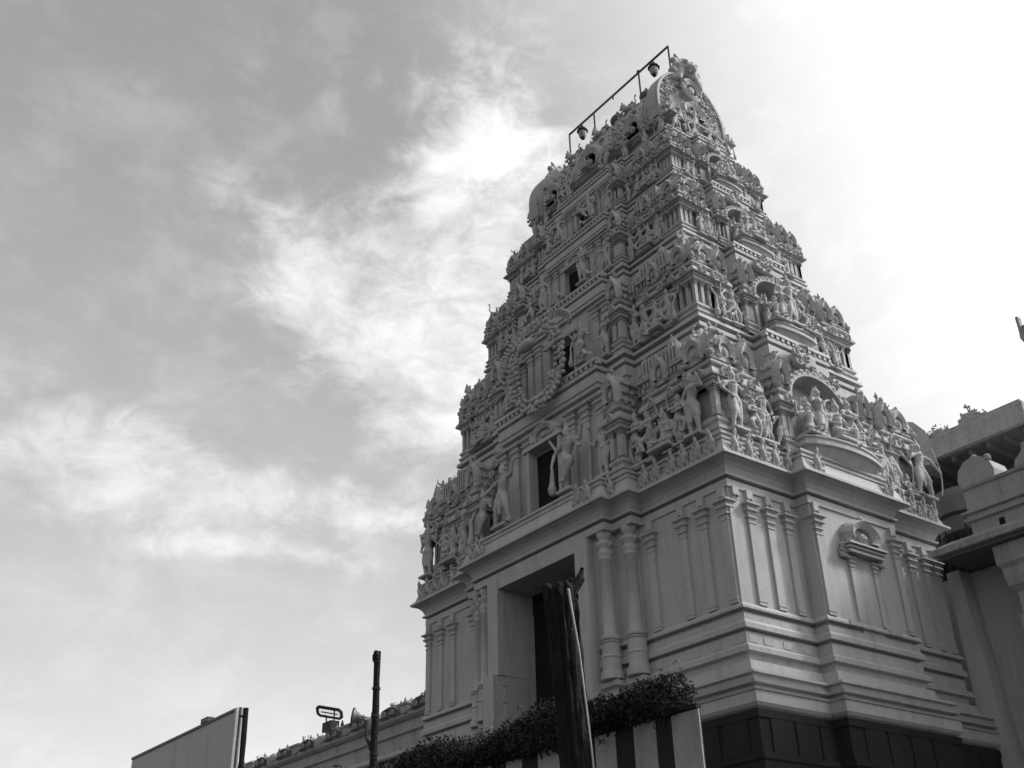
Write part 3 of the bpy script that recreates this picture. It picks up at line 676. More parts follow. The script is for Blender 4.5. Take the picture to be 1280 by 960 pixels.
    # flat pilasters of the bay
    pme = pil_mb(.34*s, .2*s, .72*H).mesh('pilaster', M_trim)
    for sg in (-1, 1):
        for u in ((b2-.2*s, wwid+.45*s, (b2+wwid)/2+.12*s) if k != 1 else (b2-.2*s, (b2+wwid)/2+.2*s)): place('pilaster', pme, storey, 'F', sg*u, yb, z0+.2*s)
        place('pilaster', pme, storey, 'F', sg*(st1[0][0]-.22*s), hy1+st1[0][1]-.3*s, z0+.2*s)
    # hood ornament over window
    if k != 1: place('kudu_arch', KUDU_ME, storey, 'F', 0, yb+.3*s, wz1+.22*s, (1.6*s, 1.2*s, .85*s))
    # side bay: balcony slab, hood, seated group
    zf = z0+.55*s
    bw_ = sb0*(.88 if k == 0 else .62); bpj = (.42 if k == 0 else .14)
    balc = MB()
    arc = [(-bw_+bw_*2*i/14, .0) for i in range(15)]
    pl = [(hx1-.5, -bw_)]+[(hx+sd0+(-.05+bpj*math.sin(PI*i/14)**.6)*s, -bw_+2*bw_*i/14) for i in range(15)]+[(hx1-.5, bw_)]
    balc.sweep(pl, [(-.55*s, zf-.85*s), (-.25*s, zf-.55*s), (-.05*s, zf-.30*s), (.06*s, zf-.26*s), (.06*s, zf-.14*s), (-.03*s, zf-.12*s), (-.03*s, zf-.02*s), (.03*s, zf), (.03*s, zf+.06*s), (-.1*s, zf+.065*s)])
    bal = part('balcony', balc, storey, material=M_trim)
    part('bay_wall', MB().box(hx1-.4, hx1+sd1-.34*s, -bw_*.85, bw_*.85, zf, zb), storey, material=M_wall)
    xo = hx+sd0-.12*s
    fig(storey, 'R', 0, xo+.02*s, zf+.24*s, 2.3*s*.98, 'enthroned' if k != 1 else 'crowned')
    for sg in (-1, 1):
        fig(storey, 'R', sg*bw_*.42, xo-.02*s, zf+.10*s, 1.9*s, 'attendant' if sg < 0 else 'dancer')
        fig(storey, 'R', sg*bw_*.72, xo-.08*s, zf+.16*s, 1.9*s, 'seated')
    # hood: half-dome shell arch above the group
    hood = MB(); n = 14; rr = bw_*(.76 if k == 0 else .98); zc = zf+1.80*s
    ring = []
    for j in range(6):
        t = j/5; xx = hx1+sd1-.34*s+(.75*s)*t; r2 = rr*(.90+.10*t)
        for i in range(n+1):
            a = PI*i/n; ring.append((xx, -r2*math.cos(a), zc+r2*.80*math.sin(a)))
    fs = []
    for j in range(5):
        for i in range(n): a0 = j*(n+1)+i; fs.append((a0, a0+n+1, a0+n+2, a0+1))
    hood.add(ring, fs)
    ring2 = [(x, y*1.10, zc+(zz-zc)*1.14) for x, y, zz in ring]; hood.add(ring2, [tuple(reversed(f)) for f in fs])
    e0 = 5*(n+1); m0 = len(ring)
    hood.add([ring[e0+i] for i in range(n+1)]+[ring2[e0+i] for i in range(n+1)], [(i, i+n+1, i+n+2, i+1) for i in range(n)])
    for i in range(n+1):
        a = PI*i/n; hood.ball((hx1+sd1+.36*s, -rr*1.08*math.cos(a), zc+rr*.92*math.sin(a)), (.09*s, .13*s, .13*s), 6, 4)
    part('hood_arch', hood, storey, material=M_carve)
    for sg in (-1, 1):
        place('scrollwork', SCR[k % 3], storey, 'R', sg*rr*1.12, hx1+sd1+.1*s, zc-.1*s, (.7*s, 1.2*s, 1.0*s)); place('small_statue', FIG['dancer' if sg > 0 else 'attendant'], storey, 'R', sg*bw_*.2, hx1+sd1+.05*s, zf+.25*s, 1.9*s)
    for sg in (-1, 1):
        part('pilaster', pil_mb(.2*s, .2*s, 1.75*s).mesh('pilaster', M_trim), storey, (hx1+sd1+.16*s, sg*bw_*.93, zf), PI/2)
    place('mask_boss', SCR[k % 3], storey, 'R', 0, hx1+sd1+.15*s, zb-.02*H, (1.3*s, 1.4*s, .9*s))
    # round consoles beneath the bay floor of the storey above
    for sg in (-1, 1):
        place('console', SCR[1], storey, 'R', sg*(sb1-.15*s), hx1+sd1-.05*s, zb-.5*s, (.75*s, 1.8*s, .62*s))
        place('console', SCR[2], storey, 'F', sg*(st1[0][0]-.3*s), hy1+st1[0][1]-.05*s, zb-.55*s, (.75*s, 1.8*s, .62*s))
    # roof figures and scrollwork on pavilion tops and bands
    for sg in (-1, 1):
        place('scrollwork', SCR[0], storey, 'F', sg*(hx-wk/2-.12*s), hy-.38*s, z0+hp*.60, (wk*.85, 1.4*s, .95*s))
        place('scrollwork', SCR[1], storey, 'R', sg*(hy-wk/2-.12*s), hx-.38*s, z0+hp*.60, (wk*.85, 1.4*s, .95*s))
        place('scrollwork', SCR[2], storey, 'L', sg*(hy-wk/2-.12*s), hx-.38*s, z0+hp*.60, (wk*.85, 1.4*s, .95*s))
        place('roof_figure', FIG['dwarf'], storey, 'F', sg*(ul+wl*.42), hy-.25*s, z0+hp*.76, 1.25*s)
        place('roof_figure', FIG['seated'], storey, 'F', sg*(ul-wl*.45), hy-.22*s, z0+hp*.76, 1.25*s)
        place('roof_figure', FIG['seated'], storey, 'F', sg*(hx-wk-.45*s), hy-.55*s, z0+hp*.74, 1.35*s)
        place('roof_figure', FIG['dwarf'], storey, 'R', sg*(hy-wk-.28*s), hx-.62*s, z0+hp*.74, 1.3*s)
        place('roof_figure', FIG['seated'], storey, 'R', sg*(us-.5*s), hx-.55*s, z0+hp*.76, 1.3*s)
        place('roof_figure', FIG['lion'], storey, 'F', sg*(hx-wk*.30), hy-.30*s, z0+hp*.66, (-sg*1.0*s, 1.0*s, 1.0*s))
        place('roof_figure', FIG['dwarf'], storey, 'R', sg*(hy-wk*.35), hx-.30*s, z0+hp*.66, 1.15*s)
        place('roof_figure', FIG['dwarf'], storey, 'L', sg*(hy-wk*.2), hx-.35*s, z0+hp*.62, 1.2*s)
        place('roof_figure', FIG['seated'], storey, 'L', sg*(us-.1*s), hx-.45*s, z0+hp*.70, 1.3*s)
        for q in (0.12, 0.42): place('scrollwork', SCR[(k+1) % 3], storey, 'F', sg*(st1[0][0]+.25*s+q*2), hy1-.02*s, zb-.24*H, (.8*s, 1.2*s, .8*s))
        place('kudu_arch', KUDU_ME, storey, 'R', sg*(sb0*.5), hx1+sd1-.12*s, z0+.60*H+.5*s, (.8*s, 1.*s, .7*s))
    for face, a0, a1, o0 in (('F', st0[0][0]+.25*s, hx-wk-.1*s, hy), ('R', sb0+.2*s, hy-wk*.8, hx), ('L', sb0+.2*s, hy-wk*.8, hx)):
        for sg in (-1, 1):
            u = a0
            while u < a1:
                place('small_statue', FIG[rnd.choice(('attendant', 'dancer', 'staff_bearer', 'striding', 'seated', 'dwarf'))], storey, face, sg*u, o0-rnd.uniform(-.02, .1)*s, z0+.12*s, rnd.uniform(1.0, 1.45)*s)
                u += rnd.uniform(.5, .75)*s
    for face, hh, o0 in (('F', hx, hy1), ('R', hy, hx1), ('L', hy, hx1)):
        for sg in (-1, 1):
            for q in (.45, 1.0, 1.6):
                if q > 1.2 and face != 'F': continue
                place('roof_figure', FIG[rnd.choice(('crowned', 'dancer', 'dwarf', 'seated', 'lion'))], storey, face, sg*(hh-q*s*1.05), o0+.30*s, z0+hp*.84, rnd.uniform(1.0, 1.25)*s)
        for q in range(5):
            if face == 'F' and k < 4: place('band_figure', FIG[rnd.choice(('dwarf', 'seated', 'lion'))], storey, 'F', rnd.uniform(-.9, .9)*st1[1][0], hy1+st1[1][1]+.0*s, z1+.02, .55*s)
    # spiky little finials at the band corners, they break the skyline
    fm = finial_mb().mesh('finial', M_carve)
    for sx in (-1, 1):
        for sy in (-1, 1):
            part('finial', fm, storey, (sx*(hx-.10*s), sy*(hy-.10*s), z0+hp*.64), 0, .55*s); part('finial', fm, storey, (sx*(hx-wk+.05*s), sy*(hy-.12*s), z0+hp*.64), 0, .5*s)
            part('finial', fm, storey, (sx*(hx-.12*s), sy*(hy-wk+.05*s), z0+hp*.64), 0, .5*s)

# beaded garland ring around the second-storey window
gar = MB(); rnd2 = random.Random(5)
cx, cy, cz, R1 = -.05, -5.38, 21.95, 1.6
for ring_r, zs, sz in ((1.0, 1.04, .115), (.84, 1.04, .09), (1.14, 1.02, .10)):
    n = int(46*ring_r)
    for i in range(n):
        a = 2*PI*i/n; r = R1*ring_r*(1+rnd2.uniform(-.03, .03)); yy = cy-.12*math.sin(a*3)*.5
        x = cx+r*math.cos(a)*.86; zz = cz+r*math.sin(a)*zs
        gar.ball((x, yy+rnd2.uniform(-.06, .06), zz), (sz*rnd2.uniform(.8, 1.3), sz, sz*rnd2.uniform(.7, 1.2)), 7, 5)
for i in range(26):
    a = PI*i/25; gar.tube([(1.9*math.cos(a), cy+.05, cz+.9+.85*math.sin(a)), (2.15*math.cos(a), cy-.1, cz+.95+1.0*math.sin(a))], [.08, .05], 6)
part('garland_ring', gar, tower, material=M_stat)
part('reclining_shape', MB().ball((-.45, -5.5, 23.0), (.5, .24, .24), 14, 9).mesh('reclining_shape', M_stat, True), tower, rz=0)

# ---------------- crowning barrel vault
hx4, hy4, z4 = FL[4]
griva, _ = plan(hx4-.55, hy4-.55, [(2.1, .12), (1.4, .25)], .7, .2)
crown = part('vault_roof', MB().sweep(griva, [(.0, z4-.1), (0, z4+.25), (.1, z4+.27), (.1, z4+.36), (0, z4+.38), (0, z4+.85), (.12, z4+.87), (.2, z4+.95), (.3, z4+1.0), (.3, z4+1.08), (0, z4+1.1)]), tower, material=M_carve)
def vault_outline(sc=1.0, zb=32.95, zt=36.55, w=1.62):
    half = [(1.0, 0), (1.08, .12), (1.10, .25), (1.04, .38), (.92, .50), (.76, .62), (.56, .74), (.36, .85), (.17, .94), (0, 1.0)]
    pts = [(w*sc*a_, zb+(zt-zb)*b_*sc) for a_, b_ in half]
    return pts+[(-x_, z_) for x_, z_ in reversed(pts[:-1])]
vo = MB().prism(vault_outline(), -3.95, 3.95)
part('barrel_vault', MB().merge(vo, Matrix.Rotation(PI/2, 4, 'Z')), crown, material=M_trim)
for i in range(9):   # raised ribs across the vault
    x = -3.2+6.4*i/8
    part('vault_rib', MB().merge(MB().prism(vault_outline(1.02), -.06, .06), T(x, 0, 0, PI/2)), crown, material=M_trim)
FINR = MB().lathe([(0.16, 0), (0.2, 0.05), (0.1, 0.1), (0.12, 0.15), (0.26, 0.3), (0.3, 0.42), (0.24, 0.54), (0.1, 0.6), (0.14, 0.64), (0.03, 0.85)], seg=12).mesh('finial', M_metal)
for x, q in ((-2.7, 1.1), (-1.5, .9), (-.8, 1.15), (0.0, 1.3), (1.0, 1.15), (1.95, 1.2), (2.9, 1.1)): part('finial', FINR, crown, (x, 0, 36.35), 0, q)
lump = MB()
for i in range(16):
    x = -3.2+6.4*i/15; lump.ball((x, -.25, 36.42), (.2, .14, .16), 7, 5)
part('ridge_ornament', lump, crown, material=M_carve)
for sg in (-1, 1):
    a_, b_ = sorted((sg*3.5, sg*4.0)); part('flared_rim', MB().merge(MB().prism(vault_outline(1.0, zt=36.6, w=1.78), a_, b_), Matrix.Rotation(PI/2, 4, 'Z')), crown, material=M_carve)
for i in range(11):
    place('roof_figure', (FIG['dwarf'], FIG['seated'], FIG['lion'])[i % 3], crown, 'F', -3.2+.64*i, 1.22, 34.7+.15*(i % 3), .95); place('scrollwork', SCR[i % 3], crown, 'F', -3.4+.68*i, 1.62, 33.5, (.85, 1.6, 1.1))
# front dormers of the vault
def dormer(x, w, h, out, zz):
    place('kudu_arch', KUDU_ME, crown, 'F', x, out, zz, (w, 1.3, h))
    part('dormer_body', MB().prism([(-w*.4, 0), (w*.4, 0), (w*.42, h*.4), (w*.25, h*.75), (0, h*.85), (-w*.25, h*.75), (-w*.42, h*.4)], -out, -.6), crown, (x, 0, zz), material=M_trim)
    place('roof_figure', FIG['seated'], crown, 'F', x, out+.32, zz+.05, h*.55)
dormer(0, 1.7, 1.6, 1.95, z4+.95)
for sg in (-1, 1):
    dormer(sg*2.7, 1.25, 1.3, 1.85, z4+1.0)
    fig(crown, 'F', sg*1.35, 2.2, z4+.15, 1.3, 'guardian'); fig(crown, 'F', sg*2.2, 1.95, z4+.1, 1.1, 'attendant'); fig(crown, 'F', sg*3.3, 1.85, z4+.1, 1.1, 'crowned'); fig(crown, 'F', sg*4.2, 1.8, z4+.1, 1.15, 'staff_bearer')
    place('roof_figure', FIG['lion'], crown, 'F', sg*4.3, 1.75, z4+.9, (sg*-.9, .9, .9))
    place('scrollwork', SCR[1], crown, 'F', sg*1.75, 1.95, z4+1.0, (1., 1.6, 1.0)); place('scrollwork', SCR[2], crown, 'F', sg*3.7, 1.8, z4+1.0, (1., 1.6, .9))
for u in (-.9, -.45, .45, .9, 1.5, -1.5): fig(crown, 'R', u, hx4-.12, z4+.08, 1.1, rnd.choice(STAND))
for u in (-1.7, 1.7): place('roof_figure', FIG['dwarf'], crown, 'R', u, hx4-.15, z4+.9, 1.0)
# horseshoe gables at both ends
def gable(sgn):
    W1, Z0, Z1 = 1.95, z4+.85, 36.75
    def ol(sc, zc=34.3, scal=0):
        half = [(1.0, 0), (1.02, .1), (1.03, .2), (1.03, .31), (1.01, .42), (.97, .51), (.92, .59), (.86, .66), (.79, .73), (.70, .80), (.60, .86), (.49, .905), (.38, .94), (.25, .97), (.12, .99), (0, 1.0)]
        p_ = [(1.95*a, 32.98+3.15*b) for a, b in half]; p_ += [(-a, b) for a, b in reversed(p_[:-1])]
        return [(x*sc, zc+(zz-zc)*sc) for x, zz in p_]
    rz = PI/2 if sgn > 0 else -PI/2
    gb = part('gable', MB().merge(MB().prism(ol(1.0), -.18, .35), T(sgn*4.1, 0, 0, rz)), crown, material=M_carve)
    # scalloped flame rim
    FT = MB().lathe([(.10, -.12), (.17, 0), (.15, .14), (.05, .26), (.02, .3)], seg=8, sy=.8).mesh('flame_tongue', M_carve)
    pts = ol(1.02); acc = 0; last = pts[0]
    for x, zz in pts:
        if math.hypot(x-last[0], zz-last[1]) < .26 and (x, zz) != pts[0]: continue
        last = (x, zz)
        if sgn < 0 or x < .2: continue
        part('flame_tongue', FT, gb, (sgn*4.15, x*sgn, zz), 0, rx=-math.atan2(x*sgn, max(.2, zz-34.0)))
    # raised rings: outer band, inner medallion and niche
    def band(sc0, sc1, y, zc=34.3):
        a = ol(sc0, zc); b = ol(sc1, zc); m = MB(); n = len(a)
        for i in range(n-1):
            m.add([(a[i][0], y, a[i][1]), (a[i+1][0], y, a[i+1][1]), (b[i+1][0], y, b[i+1][1]), (b[i][0], y, b[i][1]), (a[i][0], .0, a[i][1]), (a[i+1][0], 0, a[i+1][1]), (b[i+1][0], 0, b[i+1][1]), (b[i][0], 0, b[i][1])],
                  [(0, 3, 2, 1), (0, 1, 5, 4), (3, 7, 6, 2)])
        return m
    part('gable_ring', MB().merge(band(.99, .93, -.28), T(sgn*4.1, 0, 0, rz)), gb, material=M_trim)
    for q in range(9):
        aa = PI*(.02+.96*q/8); place('scrollwork', SCR[q % 3], crown, 'R' if sgn > 0 else 'L', 1.45*math.cos(aa), 4.26, 33.6+1.75*math.sin(aa), (.85, 1.2, .75))
    med = MB(); n = 20
    for R_, t_ in ((.52, .09), (.36, .07)):
        med.tube([(R_*math.cos(2*PI*i/n), -.42, 35.15+R_*math.sin(2*PI*i/n)) for i in range(n+1)], t_, 6, False)
    med.ball((0, -.38, 35.15), (.2, .12, .2), 8, 6)
    part('medallion', MB().merge(med, T(sgn*4.1, 0, 0, rz)), gb, material=M_trim)
    place_face = 'R' if sgn > 0 else 'L'
    part('niche', MB().merge(MB().prism([(-.42, 33.0), (.42, 33.0), (.42, 33.9), (.3, 34.2), (0, 34.35), (-.3, 34.2), (-.42, 33.9)], -.26, -.2), T(sgn*4.1, 0, 0, rz)), gb, material=M_dark)
    place('kudu_arch', KUDU_ME, crown, place_face, 0, 4.4, 33.5, (1.5, 1.2, 1.1)); place('statue', FIG['crowned'], crown, place_face, 0, 4.5, 33.0, 1.15)
    for q in (-1, 1): place('statue', FIG['attendant'], crown, place_face, q*.85, 4.45, 32.95, 1.0)
    # lion mask crest
    km = MB(); km.ball((0, 0, .35), (.46, .34, .42)); km.ball((0, -.28, .25), (.25, .2, .16)); km.ball((0, -.3, .42), (.1, .14, .1))
    for q in (-1, 1):
        km.ball((q*.2, -.28, .48), .11); km.ball((q*.42, -.05, .3), (.16, .2, .18)); km.ball((q*.46, 0, .62), (.14, .12, .14)); cap_mb(km, (q*.25, 0, .7), (q*.38, 0, .98), .12, .05); cap_mb(km, (q*.3, -.1, .1), (q*.46, -.15, -.35), .14, .1); cap_mb(km, (q*.1, -.3, .12), (q*.12, -.34, -.02), .05, .03)
        km.ball((q*.58, 0, .05), (.14, .16, .16)); km.ball((q*.55, 0, -.3), (.14, .14, .16))
    km.ball((0, 0, .85), (.14, .12, .16))
    place('lion_mask', fuse('lion_mask', km, .045, M_stat), crown, place_face, 0, 4.3, 36.0, (1.35, 1.3, 1.2))
gable(1); gable(-1)

# ------------------------------------------------------------------ pipe frame with two lamps over the ridge
pf = thing('pipe_frame', 'thin metal pipe frame standing above the ridge of the temple tower', 'pipe frame', (-3.45, 0, 36.4))
part('rail', MB().tube([(-3.45, 0, 38.63), (3.55, 0, 38.63)], .055), pf, (0, 0, 0), material=M_metal)
for x in (-3.45, -1.58, 1.60, 3.55): part('post', MB().tube([(x, 0, 36.2), (x, 0, 38.63)], .05), pf, (0, 0, 0), material=M_metal)
part('stub', MB().tube([(-.2, 0, 38.63), (-.2, 0, 38.38)], [.07, .03]), pf, (0, 0, 0), material=M_metal)
part('joint', MB().ball((1.6, 0, 38.68), .10), pf, (0, 0, 0), material=M_metal)
def lantern(x, label):
    l = thing('lantern', label, 'lamp', (x, 0, 37.6), 'lanterns hanging from the pipe frame')
    part('cap', MB().lathe([(.28, 0), (.26, .05), (.2, .16), (.09, .24), (.03, .42)], (x, 0, 38.12), 12), l, (0, 0, 0), material=M_black)
    part('globe', MB().lathe([(.08, 0), (.15, .05), (.19, .16), (.2, .36), (.18, .42)], (x, 0, 37.7), 12), l, (0, 0, 0), material=M_ston)
    part('base_cap', MB().lathe([(.04, -.05), (.1, 0), (.12, .08)], (x, 0, 37.65), 10), l, (0, 0, 0), material=M_black)
lantern(2.55, 'lantern hanging from the pipe frame near the carved gable with the lion mask')
lantern(-2.5, 'lantern hanging from the low far end of the pipe frame, left over the ridge')

# ------------------------------------------------------------------ boundary wall on the left
YW = -3.0
bd = thing('boundary_wall', 'long temple boundary wall crowned with small figures running left from the tower', 'wall', (-22, YW, 0))
part('wall_face', MB().sweep([(-46, YW), (-8.1, YW), (-8.1, YW+1.2), (-46, YW+1.2)], [(0, 10.6), (.0, 11.2), (.12, 11.24), (.12, 11.34), (0, 11.36), (0, 11.72), (.1, 11.74), (.22, 11.84), (.24, 11.9), (.08, 11.93), (0, 11.95)]), bd, material=M_ston)
part('eave', MB().sweep([(-46, YW), (-8.1, YW), (-8.1, YW+1.2), (-46, YW+1.2)], [(.15, 10.1), (.75, 10.12), (.8, 10.2), (.6, 10.42), (.1, 10.62)], bot=True), bd, material=M_ston)
part('recess', MB().box(-46, -8.2, YW+.5, YW+1.1, 0, 10.1), bd, material=M_dark)  # solid backing coloured as the shade beneath the eave
for i in range(12): part('pillar', MB().box(-45.5+i*3.2, -45.0+i*3.2, YW+.0, YW+.5, 0, 10.1), bd, material=M_ston)
rw = random.Random(21); x = -8.9; i = 0
small = [FIG['dwarf'], FIG['seated'], FIG['lion']]
MIN = pavilion(1.0, .7, 1.05, 'niche', 2, 77).mesh('parapet_shrine', M_ston)
LOB = MB().lathe([(.5, 0), (.56, .2), (.52, .42), (.36, .6), (.12, .68)], seg=14, sy=.8).mesh('parapet_lobe', M_ston, True)
BLK = MB().sweep(rect(1.1, .7), [(0, 0), (0, .12), (.05, .14), (.05, .2), (0, .22), (0, .42), (.06, .45), (.06, .52), (-.2, .6)]).mesh('parapet_block', M_ston)
SPK = MB().lathe([(.08, 0), (.11, .12), (.05, .2), (.07, .26), (.01, .42)], seg=6).mesh('spike', M_ston)
part('parapet', MB().box(-46, -8.1, YW+.12, YW+.9, 11.9, 12.24), bd, material=M_ston)
while x > -45:
    t = i % 6
    if t in (0, 3): part('parapet_shrine', MIN, bd, (x, YW+.45, 11.8), 0, (1.3, 1, .75)); x -= .85
    elif t == 2: part('parapet_lobe', LOB, bd, (x, YW+.42, 11.95), 0, (1.0, 1, 1.0)); x -= .9
    elif t == 5: part('parapet_block', BLK, bd, (x, YW+.45, 11.95), 0, (.8, 1, 1.2)); x -= .85
    else: part('parapet_block', BLK, bd, (x, YW+.45, 11.9), 0, (.9, 1, .6)); part('parapet_figure', small[rw.randrange(3)], bd, (x, YW+.35, 12.2), rw.uniform(-.3, .3), rw.uniform(.5, .7)); x -= .8
    if t % 2 == 0: part('parapet_figure', small[rw.randrange(3)], bd, (x+.5, YW+.4, 12.4), rw.uniform(-.4, .4), rw.uniform(.35, .5))
    if x > -14.5:
        for q in (0, .35, .7): part('spike', SPK, bd, (x+q+.3, YW+.4, 12.35+rw.uniform(-.08, .08)), 0, rw.uniform(.8, 1.2))
    i += 1

fl = thing('floodlight', 'tilted floodlight on a dark ballast box above the boundary wall', 'floodlight', (-19.6, YW+.3, 12.0))
X0 = -19.75
part('stem', MB().tube([(X0, YW+.3, 12.0), (X0, YW+.3, 12.9)], .05), fl, material=M_black)
part('ballast_box', MB().box(X0-.42, X0+.42, YW+.05, YW+.5, 12.62, 13.05), fl, material=M_black)
for q in (-.35, .35): part('yoke', MB().tube([(X0+q, YW+.25, 13.0), (X0+q*1.2, YW+.2, 13.5)], .035), fl, material=M_black)
frm = MB(); frm.sweep([(-.78, -.30), (-.62, -.52), (.62, -.52), (.78, -.30), (.78, .30), (.62, .52), (-.62, .52), (-.78, .30)], [(0, -.10), (.04, -.06), (.04, .04), (-.05, .10), (-.12, .02), (-.12, -.08), (0, -.10)], top=False)
RX, RY = -.32, .18
part('lamp_frame', frm, fl, (X0-.05, YW+.2, 13.5), .936, material=M_black, sc=.78, rx=RX, ry=RY)
part('lamp_glass', MB().box(-.68, .68, -.42, .42, -.01, .01), fl, (X0-.05, YW+.2, 13.5), .936, material=M_glass, sc=.78, rx=RX, ry=RY)
part('lamp_tube', MB().tube([(-.5, 0, -.05), (.5, 0, -.05)], .04, 8), fl, (X0-.05, YW+.2, 13.5), .936, material=M_metal, sc=.78, rx=RX, ry=RY)
hn = thing('loudspeaker_horn', 'grey loudspeaker horn on the boundary wall between the floodlight and the pole', 'loudspeaker', (-17.35, YW+.3, 12.0))
part('stem', MB().tube([(-17.3, YW+.3, 12.0), (-17.3, YW+.3, 12.55)], .05), hn, material=M_black)
part('horn', MB().lathe([(.55, 0), (.53, .05), (.34, .25), (.2, .5), (.12, .75), (.14, .8), (.14, 1.05)], seg=18), hn, (-17.5, YW+.2, 12.85), 0.936, .72, M_metal, ry=PI/2+.15)
part('rim', MB().lathe([(.5, -.03), (.6, -.02), (.6, .06), (.5, .07)], seg=18), hn, (-17.52, YW+.2, 12.85), 0.936, .72, M_black, ry=PI/2+.15)
dk = thing('dark_spike', 'tiny dark upright spike on the wall between floodlight and horn', 'spike', (-18.7, YW+.3, 12.0))
part('blade', MB().tube([(-18.7, YW+.3, 12.1), (-18.68, YW+.3, 12.5), (-18.66, YW+.3, 12.75), (-18.66, YW+.3, 12.95)], [.03, .07, .08, .02]), dk, material=M_black)

# ------------------------------------------------------------------ pole, billboard and its post
pl = thing('utility_pole', 'thin dark pole with a ring at its top standing before the boundary wall', 'pole', (5.75, -15, 0))
part('shaft', MB().tube([(5.9+.0*i+.012*math.sin(i*2.3), -15, zz) for i, zz in enumerate([0, 2, 4, 5.2, 6, 6.6, 7.2, 7.8, 8.2, 8.45])], [.10, .095, .09, .085, .085, .075, .08, .07, .075, .07], 10), pl, material=M_bark)
part('cap_ring', MB().tube([(5.9+.10*math.cos(t*PI/6), -15.05, 8.33+.12*math.sin(t*PI/6)) for t in range(13)], .028, 6, False), pl, material=M_black)
part('hook', MB().tube([(5.85, -15.05, 6.35), (5.7, -15.08, 6.6), (5.66, -15.08, 6.95)], [.05, .035, .02], 6), pl, material=M_black)
for zz in (7.0, 7.6, 6.2): part('clamp', MB().lathe([(.095, 0), (.095, .05)], (5.9, -15, zz), 10), pl, material=M_black)

YB = -17.0
bb = thing('billboard', 'blank slanting billboard panel seen from behind at the lower left', 'billboard', (-2, YB, 0))
part('panel', MB().box(-3.75, 3.02, YB, YB+.05, 4.6, 7.47), bb, material=M_board)
part('edge_strip', MB().box(3.03, 3.13, YB-.04, YB+.12, 4.5, 7.52), bb, material=M_pale)
part('top_rail', MB().box(-3.75, 3.02, YB-.03, YB+.1, 7.472, 7.53), bb, material=M_metal)
part('edge_tube', MB().tube([(3.26, YB, 4.5), (3.26, YB, 7.5)], .035), bb, material=M_metal)
for x in (-3.5, -1, 1.5): part('leg', MB().box(x-.06, x+.06, YB+.1, YB+.22, 0, 7.4), bb, material=M_metal)
part('clip_box', MB().box(1.05, 1.45, YB-.05, YB+.12, 7.53, 7.64), bb, material=M_metal)
bp_ = thing('wooden_post', 'rough dark wooden post standing at the right end of the billboard', 'post', (3.55, YB, 0))
part('shaft', MB().tube([(3.58+.02*math.sin(i*1.7), YB, i*.742) for i in range(11)], [.075, .07, .075, .065, .07, .075, .065, .075, .06, .07, .065], 8), bp_, material=M_bark)
part('tie', MB().tube([(3.3, YB-.02, 7.3), (3.6, YB-.02, 7.22)], .03, 6), bp_, material=M_black)

# ------------------------------------------------------------------ striped wall with a creeper on top
YS = -18.0
sw = thing('striped_wall', 'low temple wall painted in dark and pale upright stripes under the creeper', 'wall', (15, YS, 0))
part('core', MB().box(8.0, 18.352, YS+.06, YS+.085, 0, 4.42), sw, material=M_stripe)
xw = [(17.92, 18.36), (17.27, 17.65), (16.56, 16.94), (15.40, 15.93), (14.7, 15.05), (14.0, 14.35), (13.3, 13.65), (12.6, 12.95)]
for a, b in xw: part('pale_stripe', MB().box(a, b, YS+.042, YS+.06, 0, 4.40), sw, material=M_white)
for (a, b), (c, d) in zip(xw[1:], xw[:-1]): part('dark_stripe', MB().box(b+.004, c-.004, YS+.046, YS+.057, 0, 4.38), sw, material=M_stripe)
part('coping', MB().box(7.9, 18.355, YS+.02, YS+.10, 4.41, 4.46), sw, material=M_stripe)
def leaves(name, n, fn, size, m_, parent):
    vs = np.zeros((n*4, 3)); rg = np.random.RandomState(hash(name) % 1000 if False else len(name)*7)
    pos = fn(rg, n)
    a = rg.normal(size=(n, 3)); a /= np.linalg.norm(a, axis=1)[:, None]
    b = np.cross(a, rg.normal(size=(n, 3))); b /= np.linalg.norm(b, axis=1)[:, None]
    s_ = size*rg.uniform(.6, 1.4, (n, 1))
    for q, (p, r) in enumerate(((-1, 0), (0, -.45), (1, 0), (0, .45))): vs[q::4] = pos+a*p*s_+b*r*s_
    m = MB(); m.v = [tuple(x) for x in vs]; m.f = [(4*i, 4*i+1, 4*i+2, 4*i+3) for i in range(n)]
    return part(name, m.mesh(name, m_), parent)
hg = thing('creeper_hedge', 'dark leafy creeper heaped along the top of the striped wall', 'creeper', (15, YS+.2, 4.45))
def hedge_pos(rg, n):
    x = rg.uniform(9.0, 18.5, n); k = rg.randint(0, 60, n); cxs = np.linspace(9, 18.05, 60)+rg.uniform(-.05, .05, 60)
    hgt = .30+.10*np.sin(np.linspace(0, 19, 60))+rg.uniform(-.05, .1, 60)
    x = cxs[k]; 
    d = rg.normal(size=(n, 3)); d /= np.linalg.norm(d, axis=1)[:, None]; r = rg.uniform(.35, 1, n)**.5
    P = np.stack([x+d[:, 0]*r*.24, YS+.02+d[:, 1]*r*.28, 4.50+hgt[k]*.45+d[:, 2]*r*hgt[k]*.85], 1)
    return P
leaves('foliage', 38000, hedge_pos, .028, M_leaf, hg)
leaves('young_foliage', 2600, hedge_pos, .027, M_leaf2, hg)
def trail_pos(rg, n):
    k = rg.randint(0, 26, n); cx = np.linspace(9.2, 17.9, 26)[k]; t = rg.uniform(0, 1, n)
    return np.stack([cx+rg.normal(0, .09, n), YS-.12+rg.normal(0, .05, n), 4.5-t*.14*(1+np.sin(k*2.1))], 1)
leaves('trailing_foliage', 1100, trail_pos, .03, M_leaf, hg)
sh = MB(); rs_ = random.Random(14)
